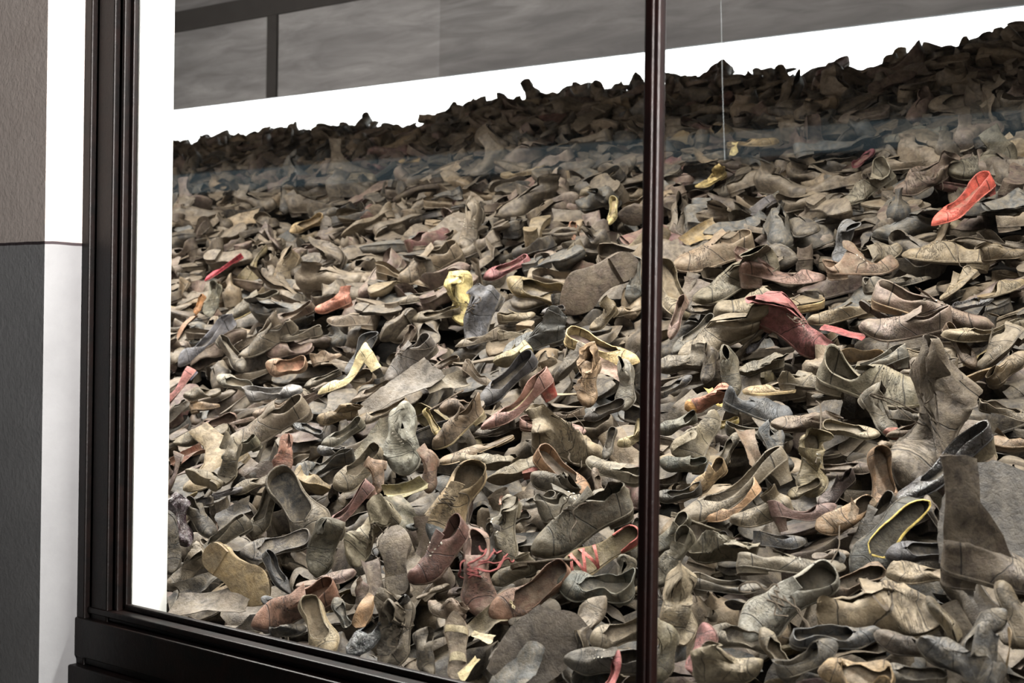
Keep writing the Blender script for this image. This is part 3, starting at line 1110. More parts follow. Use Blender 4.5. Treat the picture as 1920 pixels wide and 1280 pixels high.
# ------------------------------------------------------------------ the shoes that show largest, one row each
# (image x, image y, length in image, direction of the toe, roll: 0 side, 90 from above, -90 sole, kind, colour, options)
# options: n = short name when the shoe serves as a landmark, d = its own description
ROWS = [
    # front left, above the window rail
    (448, 1080, 150, -33, -90, 'oxford', 'b09a6c', dict(n='broad tan upturned sole', d='shoe lying upside down showing a broad clean tan sole', sole='b09a6c', heelcol='a08a60', wide=1.15, bend=.0, heel=.05)),
    (551, 1139, 172, 199, 48, 'oxford', '98705a', dict(n='pinkish-brown laced shoe on the rail', d='pinkish-brown low shoe with six eyelets lying against the window rail', eyes=6, metal=False, laces=False, mat='clean', crush=.35)),
    (599, 1172, 112, 300, 75, 'flat', 'aa9c78', dict(n='cream open shoe', d='cream leather shoe gaping open behind the window rail', inside='8a7a5c', wide=1.2)),
    (703, 1168, 150, 222, 35, 'flat', '3a4046', dict(n='cracked shiny black shoe', d='cracked shiny black shoe lying near the window rail', mat='patent', crush=1.3)),
    (688, 1142, 62, 60, 40, 'scrap', 'b08a5c', dict(d='curled tan leather tab beside the shiny black shoe', curl=1.2)),
    (556, 950, 148, -50, 78, 'flat', '726b5c', dict(n='wide open grey slip-on', d='grey slip-on shoe seen from above with a wide dark opening', wide=1.25, inside='2c2a27', crush=.3)),
    (647, 953, 132, 215, 15, 'pump', '86605a', dict(n='slender rose-brown shoe', d='slender rose-brown pointed shoe with its heel raised', heel=.12, point=.7, mat='clean', crush=.3)),
    (688, 1003, 118, 238, 80, 'boot', 'a39c80', dict(n='pale crumpled laced boot', d='pale olive-white boot with crumpled tongue and loose laces', laces=True, crush=1.3, shaft=.14)),
    (515, 1020, 138, 192, 42, 'flat', '4f4d4e', dict(wide=1.1, crush=1.1)),
    (412, 1006, 122, 208, 25, 'flat', '5e594b', dict(point=.9)),
    (494, 955, 104, 246, 60, 'pump', '7e7763', {}),
    (383, 897, 76, 158, -55, 'oxford', '6e654c', dict(d='small shoe on its side showing a rough pitted sole', sole='7a6c48')),
    (430, 867, 82, 255, 85, 'boot', '7b735f', dict(crush=1.3)),
    (472, 905, 84, 200, 35, 'mule', '625944', {}),
    (582, 909, 82, -12, -45, 'oxford', '92805a', dict(sole='a08c5c')),
    (606, 868, 118, 197, 30, 'flat', '525554', {}),
    (673, 878, 116, 214, 50, 'flat', '756c56', dict(wide=1.1)),
    (712, 896, 62, 262, 20, 'boot', '84694f', {}),
    (338, 980, 84, 300, 60, 'boot', '4a3440', dict(n='crumpled plum patent shoe', d='crumpled plum-coloured shoe with glossy creases beside the white jamb', mat='patent', crush=1.5)),
    (374, 972, 92, -38, 20, 'oxford', '47443e', {}),
    (343, 936, 58, 35, -20, 'sole', 'a89a6a', dict(noheel=True)),
    (520, 1072, 88, -48, 20, 'pump', '3e4146', dict(heel=.1)),
    (612, 1030, 104, 248, 62, 'boot', '63604f', dict(laces=False, eyes=5)),
    (609, 1080, 116, 14, 12, 'mule', '7e645c', {}),
    (741, 1052, 122, 98, -78, 'boot', '71675a', dict(n='grey upturned boot', d='grey-brown boot turned over with its broad flat sole outward', wide=1.15)),
    (702, 1092, 76, 282, 40, 'scrap', '6a5c52', {}),
    (398, 1128, 150, 8, 35, 'scrap', '736b60', dict(n='limp grey boot leg on the rail', d='limp grey boot leg lying flat along the window rail', curl=.35, ly=.19)),
    (378, 1094, 92, 25, 40, 'scrap', '3d3b39', {}),
    (352, 1072, 92, 222, 30, 'boot', '6f6450', {}),
    (513, 1126, 54, 170, 50, 'flat', '62666a', {}),
    (427, 921, 62, 20, 15, 'flat', '4d494b', {}),
    (376, 940, 50, 180, 30, 'oxford', '474443', {}),
    (438, 962, 66, 22, 50, 'scrap', '4b4b4c', {}),
    (540, 1184, 72, 12, 20, 'oxford', '403d39', {}),
    (641, 1146, 58, 120, 60, 'flat', '52544d', {}),
    (677, 1118, 48, 250, 45, 'boot', '66504a', {}),
    (744, 1190, 130, 252, 62, 'boot', '6e6658', dict(crush=1.3)),
    (318, 1024, 92, 292, 62, 'boot', '3b3731', {}),
    (352, 855, 62, 30, 40, 'scrap', '7a452c', dict(n='rust-coloured shred', d='torn rust-coloured leather shred near the white jamb', curl=1.5)),
    (533, 852, 74, 272, 80, 'oxford', 'b07a68', dict(n='salmon shoe with red laces', d='small salmon and cream shoe tied with thin red laces', laces=True, lacemat='redlace', loose=3, crush=1.2)),
    (325, 885, 70, 255, 10, 'flat', '5a4640', {}),
    # front middle, left of the mullion
    (850, 946, 158, 243, 74, 'oxford', 'b39f78', dict(n='ochre shoe with grey toe', d='large ochre-yellow laced shoe with a blue-grey toe, seen from above', cap='5f676a', laces=True, wide=1.25, mat='clean', crush=.6)),
    (826, 1041, 142, 220, 38, 'oxford', '7a564d', dict(n='plum-brown shoe with metal eyelets', d='plum-brown low shoe with five shiny metal eyelets', metal=True, eyes=5, laces=False, mat='clean', crush=.5, twist=0)),
    (897, 1080, 138, 276, 88, 'oxford', '8a6458', dict(n='brown shoe with tangled red laces', d='brown shoe seen from above with long tangled pinkish-red laces', laces=True, lacemat='redlace', loose=6, lace_r=.012, wide=1.1)),
    (994, 1110, 172, 208, 62, 'flat', '8c6a54', dict(n='brown moccasin with a bow', d='brown slip-on shoe with a small pale bow on the vamp', bow='b8ab80', mat='clean', crush=.3, wide=1.05)),
    (1086, 980, 200, 203, 33, 'oxford', '636052', dict(n='long olive laced shoe', d='long dusty olive laced shoe lying on its sole, heel raised', laces=True, wide=1.1, crush=.6, metal=True)),
    (1116, 1100, 142, 172, 45, 'flat', '5b6057', dict(n='hollow green-grey slip-on', d='green-grey slip-on shoe with a long empty opening', wide=1.2)),
    (1168, 1090, 88, 250, 70, 'boot', '6d6a5b', {}),
    (1124, 1030, 168, 204, 58, 'sandal', 'd8685e', dict(n='coral-red strap sandal', d='coral-red sandal with woven straps over a cream toe', sole='8a7a50', inside='7c7048', mat='clean', rows=[(.56, .15, .03), (.64, .13, -.05), (.70, .13, .05), (.78, .12, -.04), (.84, .11, .04)], band=.034)),
    (1010, 1212, 145, 232, 84, 'scrap', '645d54', dict(n='large flattened grey boot leg', d='large flattened grey-brown boot leg spread out near the bottom', ly=.33, curl=.5, mat='clean', lift=.07)),
    (1100, 1168, 118, 58, 75, 'boot', '756a58', {}),
    (860, 1206, 112, 92, 82, 'sandal', 'd5caa0', dict(n='sandal with cream straps', d='flat brown sandal with two broad cream straps', counter=False, sole='7a6a54', inside='7a6a54', rows=[(.3, .16, .0), (.72, .14, .02)], band=.11, heelblock=False)),
    (905, 1194, 40, 350, 30, 'scrap', 'c9be90', dict(curl=.3)),
    (880, 1252, 46, 50, 30, 'scrap', 'd2c690', dict(d='small folded cream strap end just above the window rail', curl=.3)),
    (943, 1208, 78, 220, 20, 'flat', '574f44', {}),
    (905, 1172, 86, 30, 40, 'scrap', '756b50', dict(curl=1.4)),
    (985, 1160, 66, 182, 45, 'flat', '5f594e', {}),
    (1160, 1184, 112, 190, 45, 'flat', '968b74', dict(n='plain pale-khaki toe', d='plain pale-khaki shoe pushing its smooth toe out beside the mullion', wide=1.25, crush=.3)),
    (1132, 1240, 150, 180, 50, 'oxford', '575349', {}),
    (1150, 1262, 78, 82, 20, 'pump', 'b85c5c', dict(n='raspberry pointed tip', d='raspberry-red pointed shoe tip standing up at the bottom', mat='clean', point=1.0, crush=.2)),
    (974, 1250, 96, 60, 60, 'scrap', '5e6365', {}),
    (798, 1224, 82, 292, 50, 'oxford', '5d564a', {}),
    (812, 1190, 70, 200, 40, 'flat', '4c4a44', {}),
    (836, 1146, 78, 158, 30, 'boot', '705d4c', {}),
    (810, 1104, 66, 22, 5, 'mule', '6e5f45', {}),
    (866, 1104, 56, 190, 40, 'flat', '63504a', {}),
    (962, 1076, 88, 198, 45, 'boot', '6f6852', {}),
    (1020, 1050, 128, 8, -35, 'sole', '6c5c42', dict(n='rotted rough-surfaced sole', d='rotted brown sole with a rough crumbling surface')),
    (946, 1000, 122, 262, 48, 'boot', '6c6651', dict(crush=1.2)),
    (968, 972, 56, 200, 45, 'flat', '615b53', {}),
    (962, 946, 52, 350, 40, 'scrap', '96604e', {}),
    (960, 890, 98, 190, -42, 'oxford', '81775c', dict(n='upturned shoe with a red heel lift', d='upturned khaki shoe whose round heel lift is brick red', heelcol='a8362e', hl=.3)),
    (1038, 908, 92, 152, 40, 'boot', '625b4a', {}),
    (1054, 888, 126, -38, 58, 'flat', 'b58c64', dict(n='narrow orange-tan slip-on', d='narrow orange-tan slip-on shoe with a long open throat', mat='clean', crush=.3, wide=.95, inside='57432f')),
    (1078, 948, 132, 24, 15, 'oxford', '706d61', dict(laces=False)),
    (1006, 938, 78, 190, 25, 'flat', '5a574e', {}),
    (1150, 880, 108, 160, 28, 'oxford', '847f6c', {}),
    (1120, 900, 50, 100, 30, 'flat', '74604e', {}),
    (916, 868, 106, 8, -32, 'oxford', '7c755f', dict(d='upturned khaki shoe with a thick stacked heel upward', hl=.3, heel=.14)),
    (889, 834, 150, 199, 8, 'mule', '7c6a50', dict(n='long worn-down sole', d='long worn-down khaki sole with a shredded edge', flat=.6, sole='a08a62')),
    (808, 888, 66, 262, 60, 'boot', '80604c', {}),
    (888, 900, 62, 262, 40, 'scrap', '58595e', {}),
    (784, 984, 50, 190, 45, 'flat', '4d5557', {}),
    (762, 918, 74, 22, 40, 'scrap', '928b5c', dict(curl=1.6)),
    (754, 960, 66, 300, 50, 'scrap', '5f5c46', {}),
    (760, 826, 118, 272, 85, 'boot', '9a9d90', dict(n='pale grey-green crumpled boot', d='pale grey-green boot with a crumpled top, toe towards the window', wide=1.2, crush=1.4, mat='clean')),
    (918, 1024, 80, 250, 30, 'oxford', '4a453d', {}),
    (1186, 1010, 70, 260, 60, 'flat', '645f50', {}),
    # front right
    (1278, 872, 84, 172, 60, 'oxford', '62675b', dict(laces=True)),
    (1328, 896, 84, 212, 62, 'oxford', 'c4a97a', dict(n='light tan lace-up', d='small light tan lace-up shoe seen from above', mat='clean')),
    (1372, 918, 238, 203, 4, 'pump', '786f5c', dict(n='long slim heeled shoe', d='very long slim khaki shoe with a high curved heel', heel=.26, flat=.4, point=.9)),
    (1376, 948, 122, 200, 14, 'pump', 'b8936a', dict(n='orange-tan heeled shoe', d='orange-tan shoe with a black-tipped block heel', heelcol='1b1917', heel=.2, taper=.9, mat='clean')),
    (1306, 972, 92, -18, -12, 'sole', '8f8976', dict(sole='9b9580')),
    (1428, 966, 122, 188, 12, 'boot', '7d725a', dict(n='ankle boot with a row of studs', d='khaki ankle boot with a row of round metal studs', metal=True, eyes=6, shaft=.3, mat='clean')),
    (1510, 965, 122, 22, 2, 'pump', '765b56', dict(n='mauve-brown heeled shoe', d='mauve-brown shoe standing on a thick curved heel', heel=.27, mat='clean', crush=.3)),
    (1585, 965, 122, 206, 58, 'oxford', 'a0835f', dict(n='orange-brown shoe with hanging lace', d='orange-brown low shoe with a long hanging lace', laces=True, loose=2)),
    (1462, 1012, 96, 2, 20, 'flat', '4c4f54', {}),
    (1354, 1034, 122, 176, 48, 'boot', '6c6854', dict(strap=.45)),
    (1482, 1054, 196, 3, -8, 'oxford', '645f50', dict(n='long dark low shoe with stacked heel', d='long dark grey shoe with a wide stacked heel', flat=.5, hl=.3)),
    (1364, 1094, 142, 3, 10, 'flat', '66635a', dict(n='low grey shoe pointing at the laced one', d='low grey shoe with a square heel and flattened pointed toe', heel=.14, flat=.35, point=1.0)),
    (1468, 1128, 214, 213, 50, 'oxford', '9a9b90', dict(n='big pale grey laced shoe', d='big pale grey laced shoe with dark tangled laces', laces=True, loose=4, mat='clean', wide=1.1, crush=.4, lace_r=.008)),
    (1274, 1138, 126, 268, 84, 'boot', 'a89c80', dict(n='round-toed cream boot', d='cream-khaki boot with a broad round toe towards the window', wide=1.25, mat='clean', crush=.8)),
    (1258, 1046, 112, 230, 48, 'oxford', '7b7765', {}),
    (1320, 1218, 96, 78, 42, 'boot', '8a504c', dict(n='dark red shoe seen from behind', d='dark red shoe seen from behind at its heel', mat='clean')),
    (1386, 1190, 122, 170, 55, 'flat', '7f7866', {}),
    (1462, 1226, 104, 118, 58, 'pump', '8f856d', {}),
    (1392, 1132, 62, 170, -60, 'oxford', '3e3934', {}),
    (1568, 1190, 172, 6, 18, 'flat', '595e63', dict(n='long slate-blue shoe', d='long slate-blue shoe lying almost level', point=.8)),
    (1520, 1238, 132, 35, 30, 'pump', '67655e', {}),
    (1250, 1226, 92, 250, 55, 'boot', '746f58', {}),
    (1340, 1004, 50, 190, 40, 'flat', '39393c', {}),
    (1256, 1000, 98, 222, 50, 'oxford', '61604f', {}),
    (1270, 924, 94, 186, 40, 'flat', '605f58', {}),
    (1366, 1256, 130, 12, 40, 'boot', '8d8266', dict(crush=1.3)),
    (1552, 1108, 62, 250, 45, 'flat', '66553f', {}),
    # lower right corner
    (1880, 1078, 215, -2, 8, 'tall', '5a4f43', dict(n='tall brown boot', d='tall dark brown boot with a wide seamed leg folded upward', shaft=.68, slump=(-.1, .1), flat=0.0, bend=0, lean=0, crush=.5, wide=1.1)),
    (1866, 968, 178, 256, 78, 'scrap', '3f3a33', dict(mat='clean', lift=.14, d='broad dark brown leather panel with a curved seam above the tall boot', curl=.25, ly=.42)),
    (1852, 888, 92, 100, -85, 'oxford', '86745a', dict(d='worn tan heel and sole above the broad leather panel', sole='86745a')),
    (1660, 1004, 192, 226, 72, 'flat', '34362f', dict(n='black shoe with yellow lining', d='black shoe split open to show its bright yellow lining', inside='4a4738', rim='f0d85c', mat='clean', crush=.9, wide=.95)),
    (1655, 905, 122, 272, 88, 'flat', '9a7a56', dict(n='upright tan slip-on', d='tan slip-on shoe standing on end with a stitched throat', mat='clean', wide=1.0, crush=.4)),
    (1755, 812, 236, 236, 62, 'boot', '665c4f', dict(n='large brown-grey boot', d='very large brown-grey boot with its heel up and shaft crumpled', wide=1.15, crush=1.2, shaft=.3)),
    (1766, 880, 210, 206, 8, 'pump', '505258', dict(n='shiny slate heeled shoe', d='shiny slate-black shoe with a tall khaki block heel', mat='patent', heelcol='8b8268', heel=.26, taper=.85, hl=.24)),
    (1732, 1032, 134, 180, 48, 'flat', '494a52', dict(n='smooth navy slip-on', d='smooth dark navy slip-on shoe with a round toe', mat='clean', crush=.3)),
    (1732, 1070, 140, 181, 18, 'mule', '887a5e', {}),
    (1600, 1092, 132, 204, 50, 'flat', '735f48', dict(mat='clean')),
    (1655, 1144, 236, 4, 28, 'oxford', '94866a', dict(n='big khaki laced shoe', d='big khaki laced shoe lying level with slack laces', laces=True, wide=1.1, mat='clean')),
    (1712, 1204, 138, 170, 38, 'mule', '584e42', {}),
    (1846, 1180, 122, 42, 60, 'oxford', '52514e', dict(laces=True)),
    (1800, 1238, 152, 150, 55, 'boot', '4f5050', {}),
    (1606, 1258, 136, 176, 42, 'flat', '9a8258', dict(n='tan shoe at the very bottom', d='tan shoe lying level at the very bottom', mat='clean', wide=1.2)),
    (1712, 1262, 122, 176, 40, 'flat', '5a564c', {}),
    (1886, 1212, 70, 76, -20, 'sole', '8f784f', dict(noheel=True)),
    (1772, 1158, 86, 118, 40, 'boot', '70654b', {}),
    (1560, 1070, 76, 240, 45, 'flat', '545a60', {}),
    (1566, 918, 88, 216, 40, 'oxford', '5b4e4b', {}),
    (1558, 1036, 70, 4, 20, 'mule', '6a5a4c', {}),
    (1634, 984, 128, 223, 25, 'oxford', '4f4a41', {}),
    (1762, 972, 92, 108, 30, 'flat', '51463d', {}),
    (1902, 1150, 112, 94, 40, 'boot', '60553f', {}),
    # middle height, left part
    (416, 498, 82, 213, 12, 'flat', 'd02c4c', dict(n='narrow crimson shoe', d='narrow bright crimson shoe far up near the white jamb', mat='clean', flat=.4, lift=.16)),
    (470, 570, 112, 200, 28, 'oxford', '5e5a4b', dict(n='dark shoe with a cream sole', d='dark shoe edged by a thick cream-yellow sole', sole='d6c68c', laces=False, lift=.13)),
    (625, 572, 72, 192, 30, 'boot', 'b8735a', dict(n='orange-pink ankle boot', d='small orange-pink ankle boot with a notched top', mat='clean')),
    (653, 706, 128, 206, 0, 'pump', 'ece0a8', dict(n='pale yellow heeled shoe', d='pale yellow pointed shoe with a thick high heel', mat='clean', lift=.13, heel=.28, taper=.8, sole='d8cc98', heelcol='e8dca4', point=.8, crush=.4)),
    (534, 686, 80, 178, 66, 'flat', 'b89474', dict(n='open peach-lined shoe', d='tan shoe gaping open to a peach-coloured lining', inside='d09878', wide=1.2, lift=.12)),
    (440, 714, 78, 160, 58, 'flat', 'a2a396', dict(n='pale grey bow shoe', d='pale grey slip-on shoe with a tattered bow', bow='b8b49a', mat='clean')),
    (515, 734, 104, 10, 22, 'flat', '9a9d9e', dict(n='whitish canvas shoe', d='torn whitish canvas shoe with a jagged opening', mat='clean', crush=1.3)),
    (384, 640, 128, 213, 28, 'pump', '747882', dict(n='pale blue-grey pointed shoe', heel=.14, d='pale blue-grey pointed shoe, heel up', mat='clean')),
    (331, 727, 92, 232, 8, 'flat', 'b4706c', dict(n='pink and blue strip shoe', d='narrow pink shoe with a blue heel next to the white jamb', heelcol='50527a', mat='clean')),
    (502, 796, 168, 203, 26, 'oxford', '7d7262', dict(n='long smooth boot-shoe', d='long smooth grey-brown shoe stretching up towards its high back', wide=1.0, crush=.4, laces=False, eyes=0)),
    (376, 812, 110, 195, 28, 'mule', '706850', {}),
    (406, 790, 78, 200, 55, 'flat', '88695e', {}),
    (462, 786, 66, 190, -10, 'flat', '7e6856', {}),
    (508, 770, 72, 186, 15, 'oxford', '846e58', {}),
    (437, 662, 82, -46, 40, 'flat', '5a564d', {}),
    (472, 628, 116, 208, 8, 'flat', '746856', {}),
    (502, 640, 124, 206, 20, 'oxford', '5f584a', {}),
    (546, 588, 96, 196, 30, 'flat', '715f52', {}),
    (616, 514, 96, 246, 72, 'boot', '645c52', dict(n='tall rounded grey boot', d='rounded grey-brown boot standing almost upright', wide=1.2)),
    (536, 512, 80, 252, 60, 'boot', '7d6e52', {}),
    (400, 566, 66, 265, 76, 'oxford', '706f5c', {}),
    (326, 560, 84, 240, 20, 'flat', '806f56', {}),
    (336, 626, 74, 236, 20, 'scrap', '91643c', {}),
    (372, 572, 40, 250, 40, 'flat', 'bd8446', dict(d='tiny orange shoe poking out near the blue-grey pointed shoe', mat='clean')),
    (675, 662, 90, 236, 58, 'pump', '62686e', dict(n='slate open heeled shoe', d='slate-blue shoe with a deep V-shaped opening', heel=.1, mat='clean')),
    (612, 672, 58, 20, 0, 'oxford', '8f7960', {}),
    (604, 706, 74, 200, 30, 'flat', '605b4e', {}),
    (750, 728, 150, 28, 50, 'scrap', '78736a', dict(n='smooth pale grey flap', d='smooth pale grey leather flap spread like a wing', curl=.45, ly=.15, mat='clean')),
    (716, 770, 112, 196, 18, 'flat', '75674f', {}),
    (632, 778, 78, 186, 38, 'boot', '95825e', {}),
    (696, 733, 78, 200, 22, 'flat', '7c6e5c', {}),
    (768, 678, 118, 216, 38, 'oxford', '7c7772', {}),
    (834, 678, 56, 200, 40, 'flat', '62503f', {}),
    (840, 716, 76, 10, 50, 'scrap', '736b58', {}),
    (822, 750, 100, 209, -5, 'sole', '8d7660', dict(noheel=True)),
    (865, 762, 88, 185, 48, 'mule', '735f4b', {}),
    (858, 802, 116, 214, 24, 'oxford', '806e56', dict(sole='b0a278', laces=False)),
    (814, 792, 60, 305, 30, 'flat', 'b9aa6c', {}),
    (896, 706, 62, -20, 20, 'pump', '827462', {}),
    (642, 812, 92, 208, 35, 'flat', '6a6a5c', {}),
    (708, 824, 86, 62, 60, 'scrap', '696550', {}),
    (578, 800, 62, 160, 30, 'flat', '474b4e', dict(mat='patent')),
    (622, 846, 58, 176, 40, 'oxford', '6f7376', {}),
    (452, 842, 80, 200, 30, 'oxford', '63624f', {}),
    (384, 764, 56, 12, -10, 'boot', '836c4c', {}),
    (378, 736, 74, 186, 38, 'mule', '625944', {}),
    (437, 752, 66, 216, 5, 'sole', '736c62', dict(noheel=True)),
    (326, 774, 68, 215, 20, 'oxford', '575045', {}),
    (326, 828, 62, 195, 30, 'flat', '4f4940', {}),
    (590, 740, 62, 30, 30, 'flat', '6b5a50', {}),
    (560, 625, 90, 186, 20, 'flat', '6e685a', {}),
    (660, 600, 96, 172, 12, 'oxford', '75695a', {}),
    (745, 610, 86, 222, -50, 'oxford', '5c5144', {}),
    # middle height, between the left frame and the mullion
    (866, 562, 96, 268, 80, 'boot', 'ecdd8c', dict(n='tattered lemon-yellow shoe', d='tattered lemon-yellow cloth shoe with ragged ruffles', mat='clean', crush=2.2, sole='e0d080')),
    (842, 545, 44, 175, 10, 'scrap', 'e0cf80', dict(d='thin yellow ribbon sticking out from the lemon-yellow shoe', ly=.06, curl=.4)),
    (949, 500, 96, 201, 30, 'flat', '9c5e62', dict(n='dusty pink shoe', d='dusty pink pointed shoe high in the heap', mat='clean')),
    (1006, 540, 120, 158, 48, 'flat', '93824f', dict(n='long mustard open shoe', d='long mustard-brown open shoe curved like a boat', wide=1.1)),
    (1040, 490, 124, 205, 20, 'flat', '776c54', {}),
    (1116, 528, 172, 214, -78, 'oxford', '73665a', dict(n='broad sole facing out', d='broad grey-brown shoe sole with a metal-rimmed heel facing the window', wide=1.15, sole='73665a', bend=0)),
    (902, 600, 116, 241, 38, 'boot', '60636a', dict(n='blue-grey leaning boot', d='blue-grey ankle boot leaning with its toe down', mat='clean')),
    (896, 636, 88, 190, 2, 'flat', '756a58', {}),
    (890, 672, 84, 186, 8, 'sole', '665c4c', {}),
    (968, 594, 72, 12, 20, 'oxford', '82775d', {}),
    (972, 625, 76, 8, 5, 'flat', '70664e', {}),
    (1000, 640, 118, 196, 30, 'boot', '646867', dict(mat='clean')),
    (962, 668, 78, 200, -50, 'oxford', 'a39c74', dict(n='shoe with a cream heel lift', d='upturned shoe with a thick round cream heel', heelcol='e0d796', heel=.16, hl=.32)),
    (948, 712, 140, 217, 38, 'pump', '5a5c62', dict(n='long slate slip-on', d='long slate-grey slip-on shoe, toe down', heel=.08, mat='clean', wide=.9, lift=.03)),
    (968, 757, 152, 206, 18, 'pump', 'ad8278', dict(n='cream shoe with a red heel', d='rose shoe with a cream lining and a brick-red block heel', lift=.22, inside='f4ecb4', heelcol='a84436', heel=.27, taper=.85, mat='clean', crush=.3)),
    (928, 800, 78, 190, 22, 'flat', '6b655e', {}),
    (1037, 792, 122, -4, 26, 'oxford', '9c7a70', dict(n='rosy flap with eyelet holes', d='rose-brown laced shoe collapsed into a flap with eyelet holes', flat=.6, eyes=6, metal=False)),
    (1066, 838, 140, -8, 42, 'boot', '978b70', dict(lift=.0, n='big creased beige boot', d='big creased beige boot lying on its side', crush=1.3, wide=1.1)),
    (1104, 716, 88, 258, 66, 'boot', 'b39670', dict(n='curled yellow-tan boot', d='curled yellow-tan boot with a dark hollow top', mat='clean', crush=1.3)),
    (1148, 696, 68, -15, 50, 'scrap', '9a7b6c', {}),
    (1132, 770, 80, 202, 55, 'flat', '6a6763', {}),
    (1176, 724, 88, 264, 80, 'boot', '8a8a80', {}),
    (1130, 648, 142, -17, 36, 'flat', 'dcc688', dict(n='pale yellow narrow shoe', d='narrow pale yellow shoe with a thin curved edge beside the mullion', mat='clean', inside='5a4234', flat=.3)),
    (1070, 680, 88, 221, -22, 'oxford', '625c51', {}),
    (760, 640, 66, 240, 40, 'flat', '5b4a42', {}),
    (815, 585, 96, 186, 28, 'flat', '706958', {}),
    (800, 550, 116, 190, 12, 'flat', '736c5e', {}),
    (806, 500, 134, 205, 25, 'oxford', '7f725c', {}),
    (1132, 598, 66, 215, 30, 'boot', '756749', {}),
    (1174, 580, 70, 190, 20, 'mule', '857356', {}),
    (1186, 522, 86, 262, 60, 'flat', '757b79', {}),
    (1037, 579, 46, 190, 50, 'flat', '6d6e74', {}),
    (1062, 734, 60, 180, 5, 'sole', 'b8ae90', {}),
    (1066, 757, 66, 176, 5, 'sole', '72685a', {}),
    (1064, 776, 66, 182, 5, 'flat', '7a6c5a', {}),
    (1188, 822, 66, 205, 30, 'boot', 'b9ac7e', {}),
    (1140, 830, 60, 250, 50, 'flat', '5b5850', {}),
    # middle height, right of the mullion
    (1468, 516, 156, 3, 12, 'pump', '8f7063', dict(n='rose-tan heeled shoe', d='rose-tan shoe on a square heel, toe tucked under its neighbours', heel=.2, taper=.95, hl=.26, mat='clean')),
    (1440, 574, 204, 193, 12, 'clog', '7a7057', dict(n='thick wooden-soled shoe', d='large grey shoe on a thick yellowish wooden sole', sole='d0b880', wide=1.15)),
    (1322, 574, 96, 168, 30, 'flat', '635a4b', {}),
    (1494, 618, 158, -28, 46, 'boot', '9a5a5a', dict(n='faded red laced boot', d='faded red ankle boot folded open with rows of eyelets', mat='clean', eyes=7, shaft=.3, crush=.9)),
    (1580, 622, 72, -22, 45, 'scrap', 'b05050', dict(d='bright faded-red leather tongue sticking out beside the red boot', curl=.4, ly=.15)),
    (1420, 636, 64, 226, 40, 'flat', '656672', {}),
    (1346, 636, 160, 197, 22, 'tall', '847a64', dict(n='khaki boot with an ankle strap', d='long khaki boot lying level with a buckled ankle strap', shaft=.45, strap=.4, flat=.3)),
    (1276, 680, 98, 184, 55, 'boot', '716c60', {}),
    (1330, 686, 68, 250, 40, 'boot', '51493f', {}),
    (1373, 704, 84, 266, 76, 'boot', '656252', dict(n='round dark-olive boot toe', d='round dark-olive boot toe pointing down at the window')),
    (1426, 686, 86, 186, 30, 'boot', '625f50', {}),
    (1442, 730, 98, 182, 3, 'clog', 'bca67a', dict(n='small wooden-soled shoe', d='small tan shoe with a layered pale wooden sole', sole='dcc488', mat='clean')),
    (1516, 720, 104, 2, -12, 'oxford', '766d57', {}),
    (1326, 752, 84, 202, 48, 'boot', 'b8775a', dict(n='torn orange and yellow shoe', d='torn orange-brown shoe patched with bright yellow', mat='clean', cap='d8a04c')),
    (1340, 744, 36, 300, 50, 'scrap', 'ead05c', dict(d='bright yellow torn patch on the orange-brown shoe', curl=.3)),
    (1420, 768, 128, -12, 14, 'oxford', '474c51', dict(n='blue-black low shoe', d='blue-black low shoe with a thick layered sole', mat='clean', laces=False)),
    (1424, 806, 122, -5, 22, 'flat', '64645a', {}),
    (1507, 792, 118, 176, 38, 'boot', '655443', dict(n='bulky dark brown boot', d='bulky dark brown boot foot crossed by a hanging lace', crush=.5)),
    (1360, 792, 52, 190, 40, 'flat', 'c0ae5e', dict(d='small bright yellow shoe back behind the khaki rounded heel')),
    (1320, 820, 100, 68, 34, 'boot', '7f775f', dict(n='khaki shoe back with a seam', d='khaki shoe seen from behind with an upright seam')),
    (1366, 838, 68, 60, 40, 'flat', '6b6552', {}),
    (1267, 792, 82, 200, 58, 'oxford', '6d6e61', {}),
    (1264, 722, 78, 30, 30, 'flat', '484a4e', {}),
    (1408, 842, 78, 292, 50, 'scrap', '7d6650', {}),
    (1457, 838, 88, 300, 50, 'oxford', '474d51', dict(n='dark boot with pale laces', d='blue-black laced shoe with pale stitching and loose laces', laces=True)),
    (1526, 872, 110, 266, 86, 'oxford', '8f8460', dict(n='khaki vamp with eyelets', d='khaki laced shoe seen from above with a row of eyelets', metal=True, wide=1.2, laces=False)),
    (1508, 916, 72, 202, 50, 'flat', '857b5e', {}),
    (1338, 482, 156, 190, 20, 'oxford', '826f56', dict(laces=False)),
    (1378, 524, 176, 202, 18, 'tall', '6b6754', dict(shaft=.5, flat=.4)),
    (1264, 542, 116, 292, 55, 'flat', '9a8f72', dict(n='curved cream shoe beside the mullion', d='curved cream-khaki shoe hugging the mullion', wide=1.2)),
    (1266, 596, 82, 246, 30, 'flat', '94796f', {}),
    (1300, 624, 104, 216, 28, 'flat', '5f5f58', {}),
    (1618, 684, 172, 190, 5, 'pump', '64645c', dict(n='long level grey heeled shoe', d='long level grey shoe with a low heel', heel=.17, flat=.4, point=.8)),
    (1618, 500, 132, 8, 18, 'oxford', '80664f', {}),
    (1682, 524, 128, 12, 6, 'flat', '635f55', {}),
    (1645, 478, 98, 22, 28, 'oxford', '716853', dict(laces=True)),
    (1774, 480, 150, 170, 0, 'oxford', '807152', dict(n='upper khaki low shoe', d='khaki low shoe with a thick heel near the right edge', sole='8a7a58')),
    (1882, 474, 84, 12, 25, 'boot', '6e5f44', {}),
    (1796, 532, 92, 216, -8, 'oxford', '807254', {}),
    (1878, 542, 98, 20, 5, 'mule', '7a6d4e', {}),
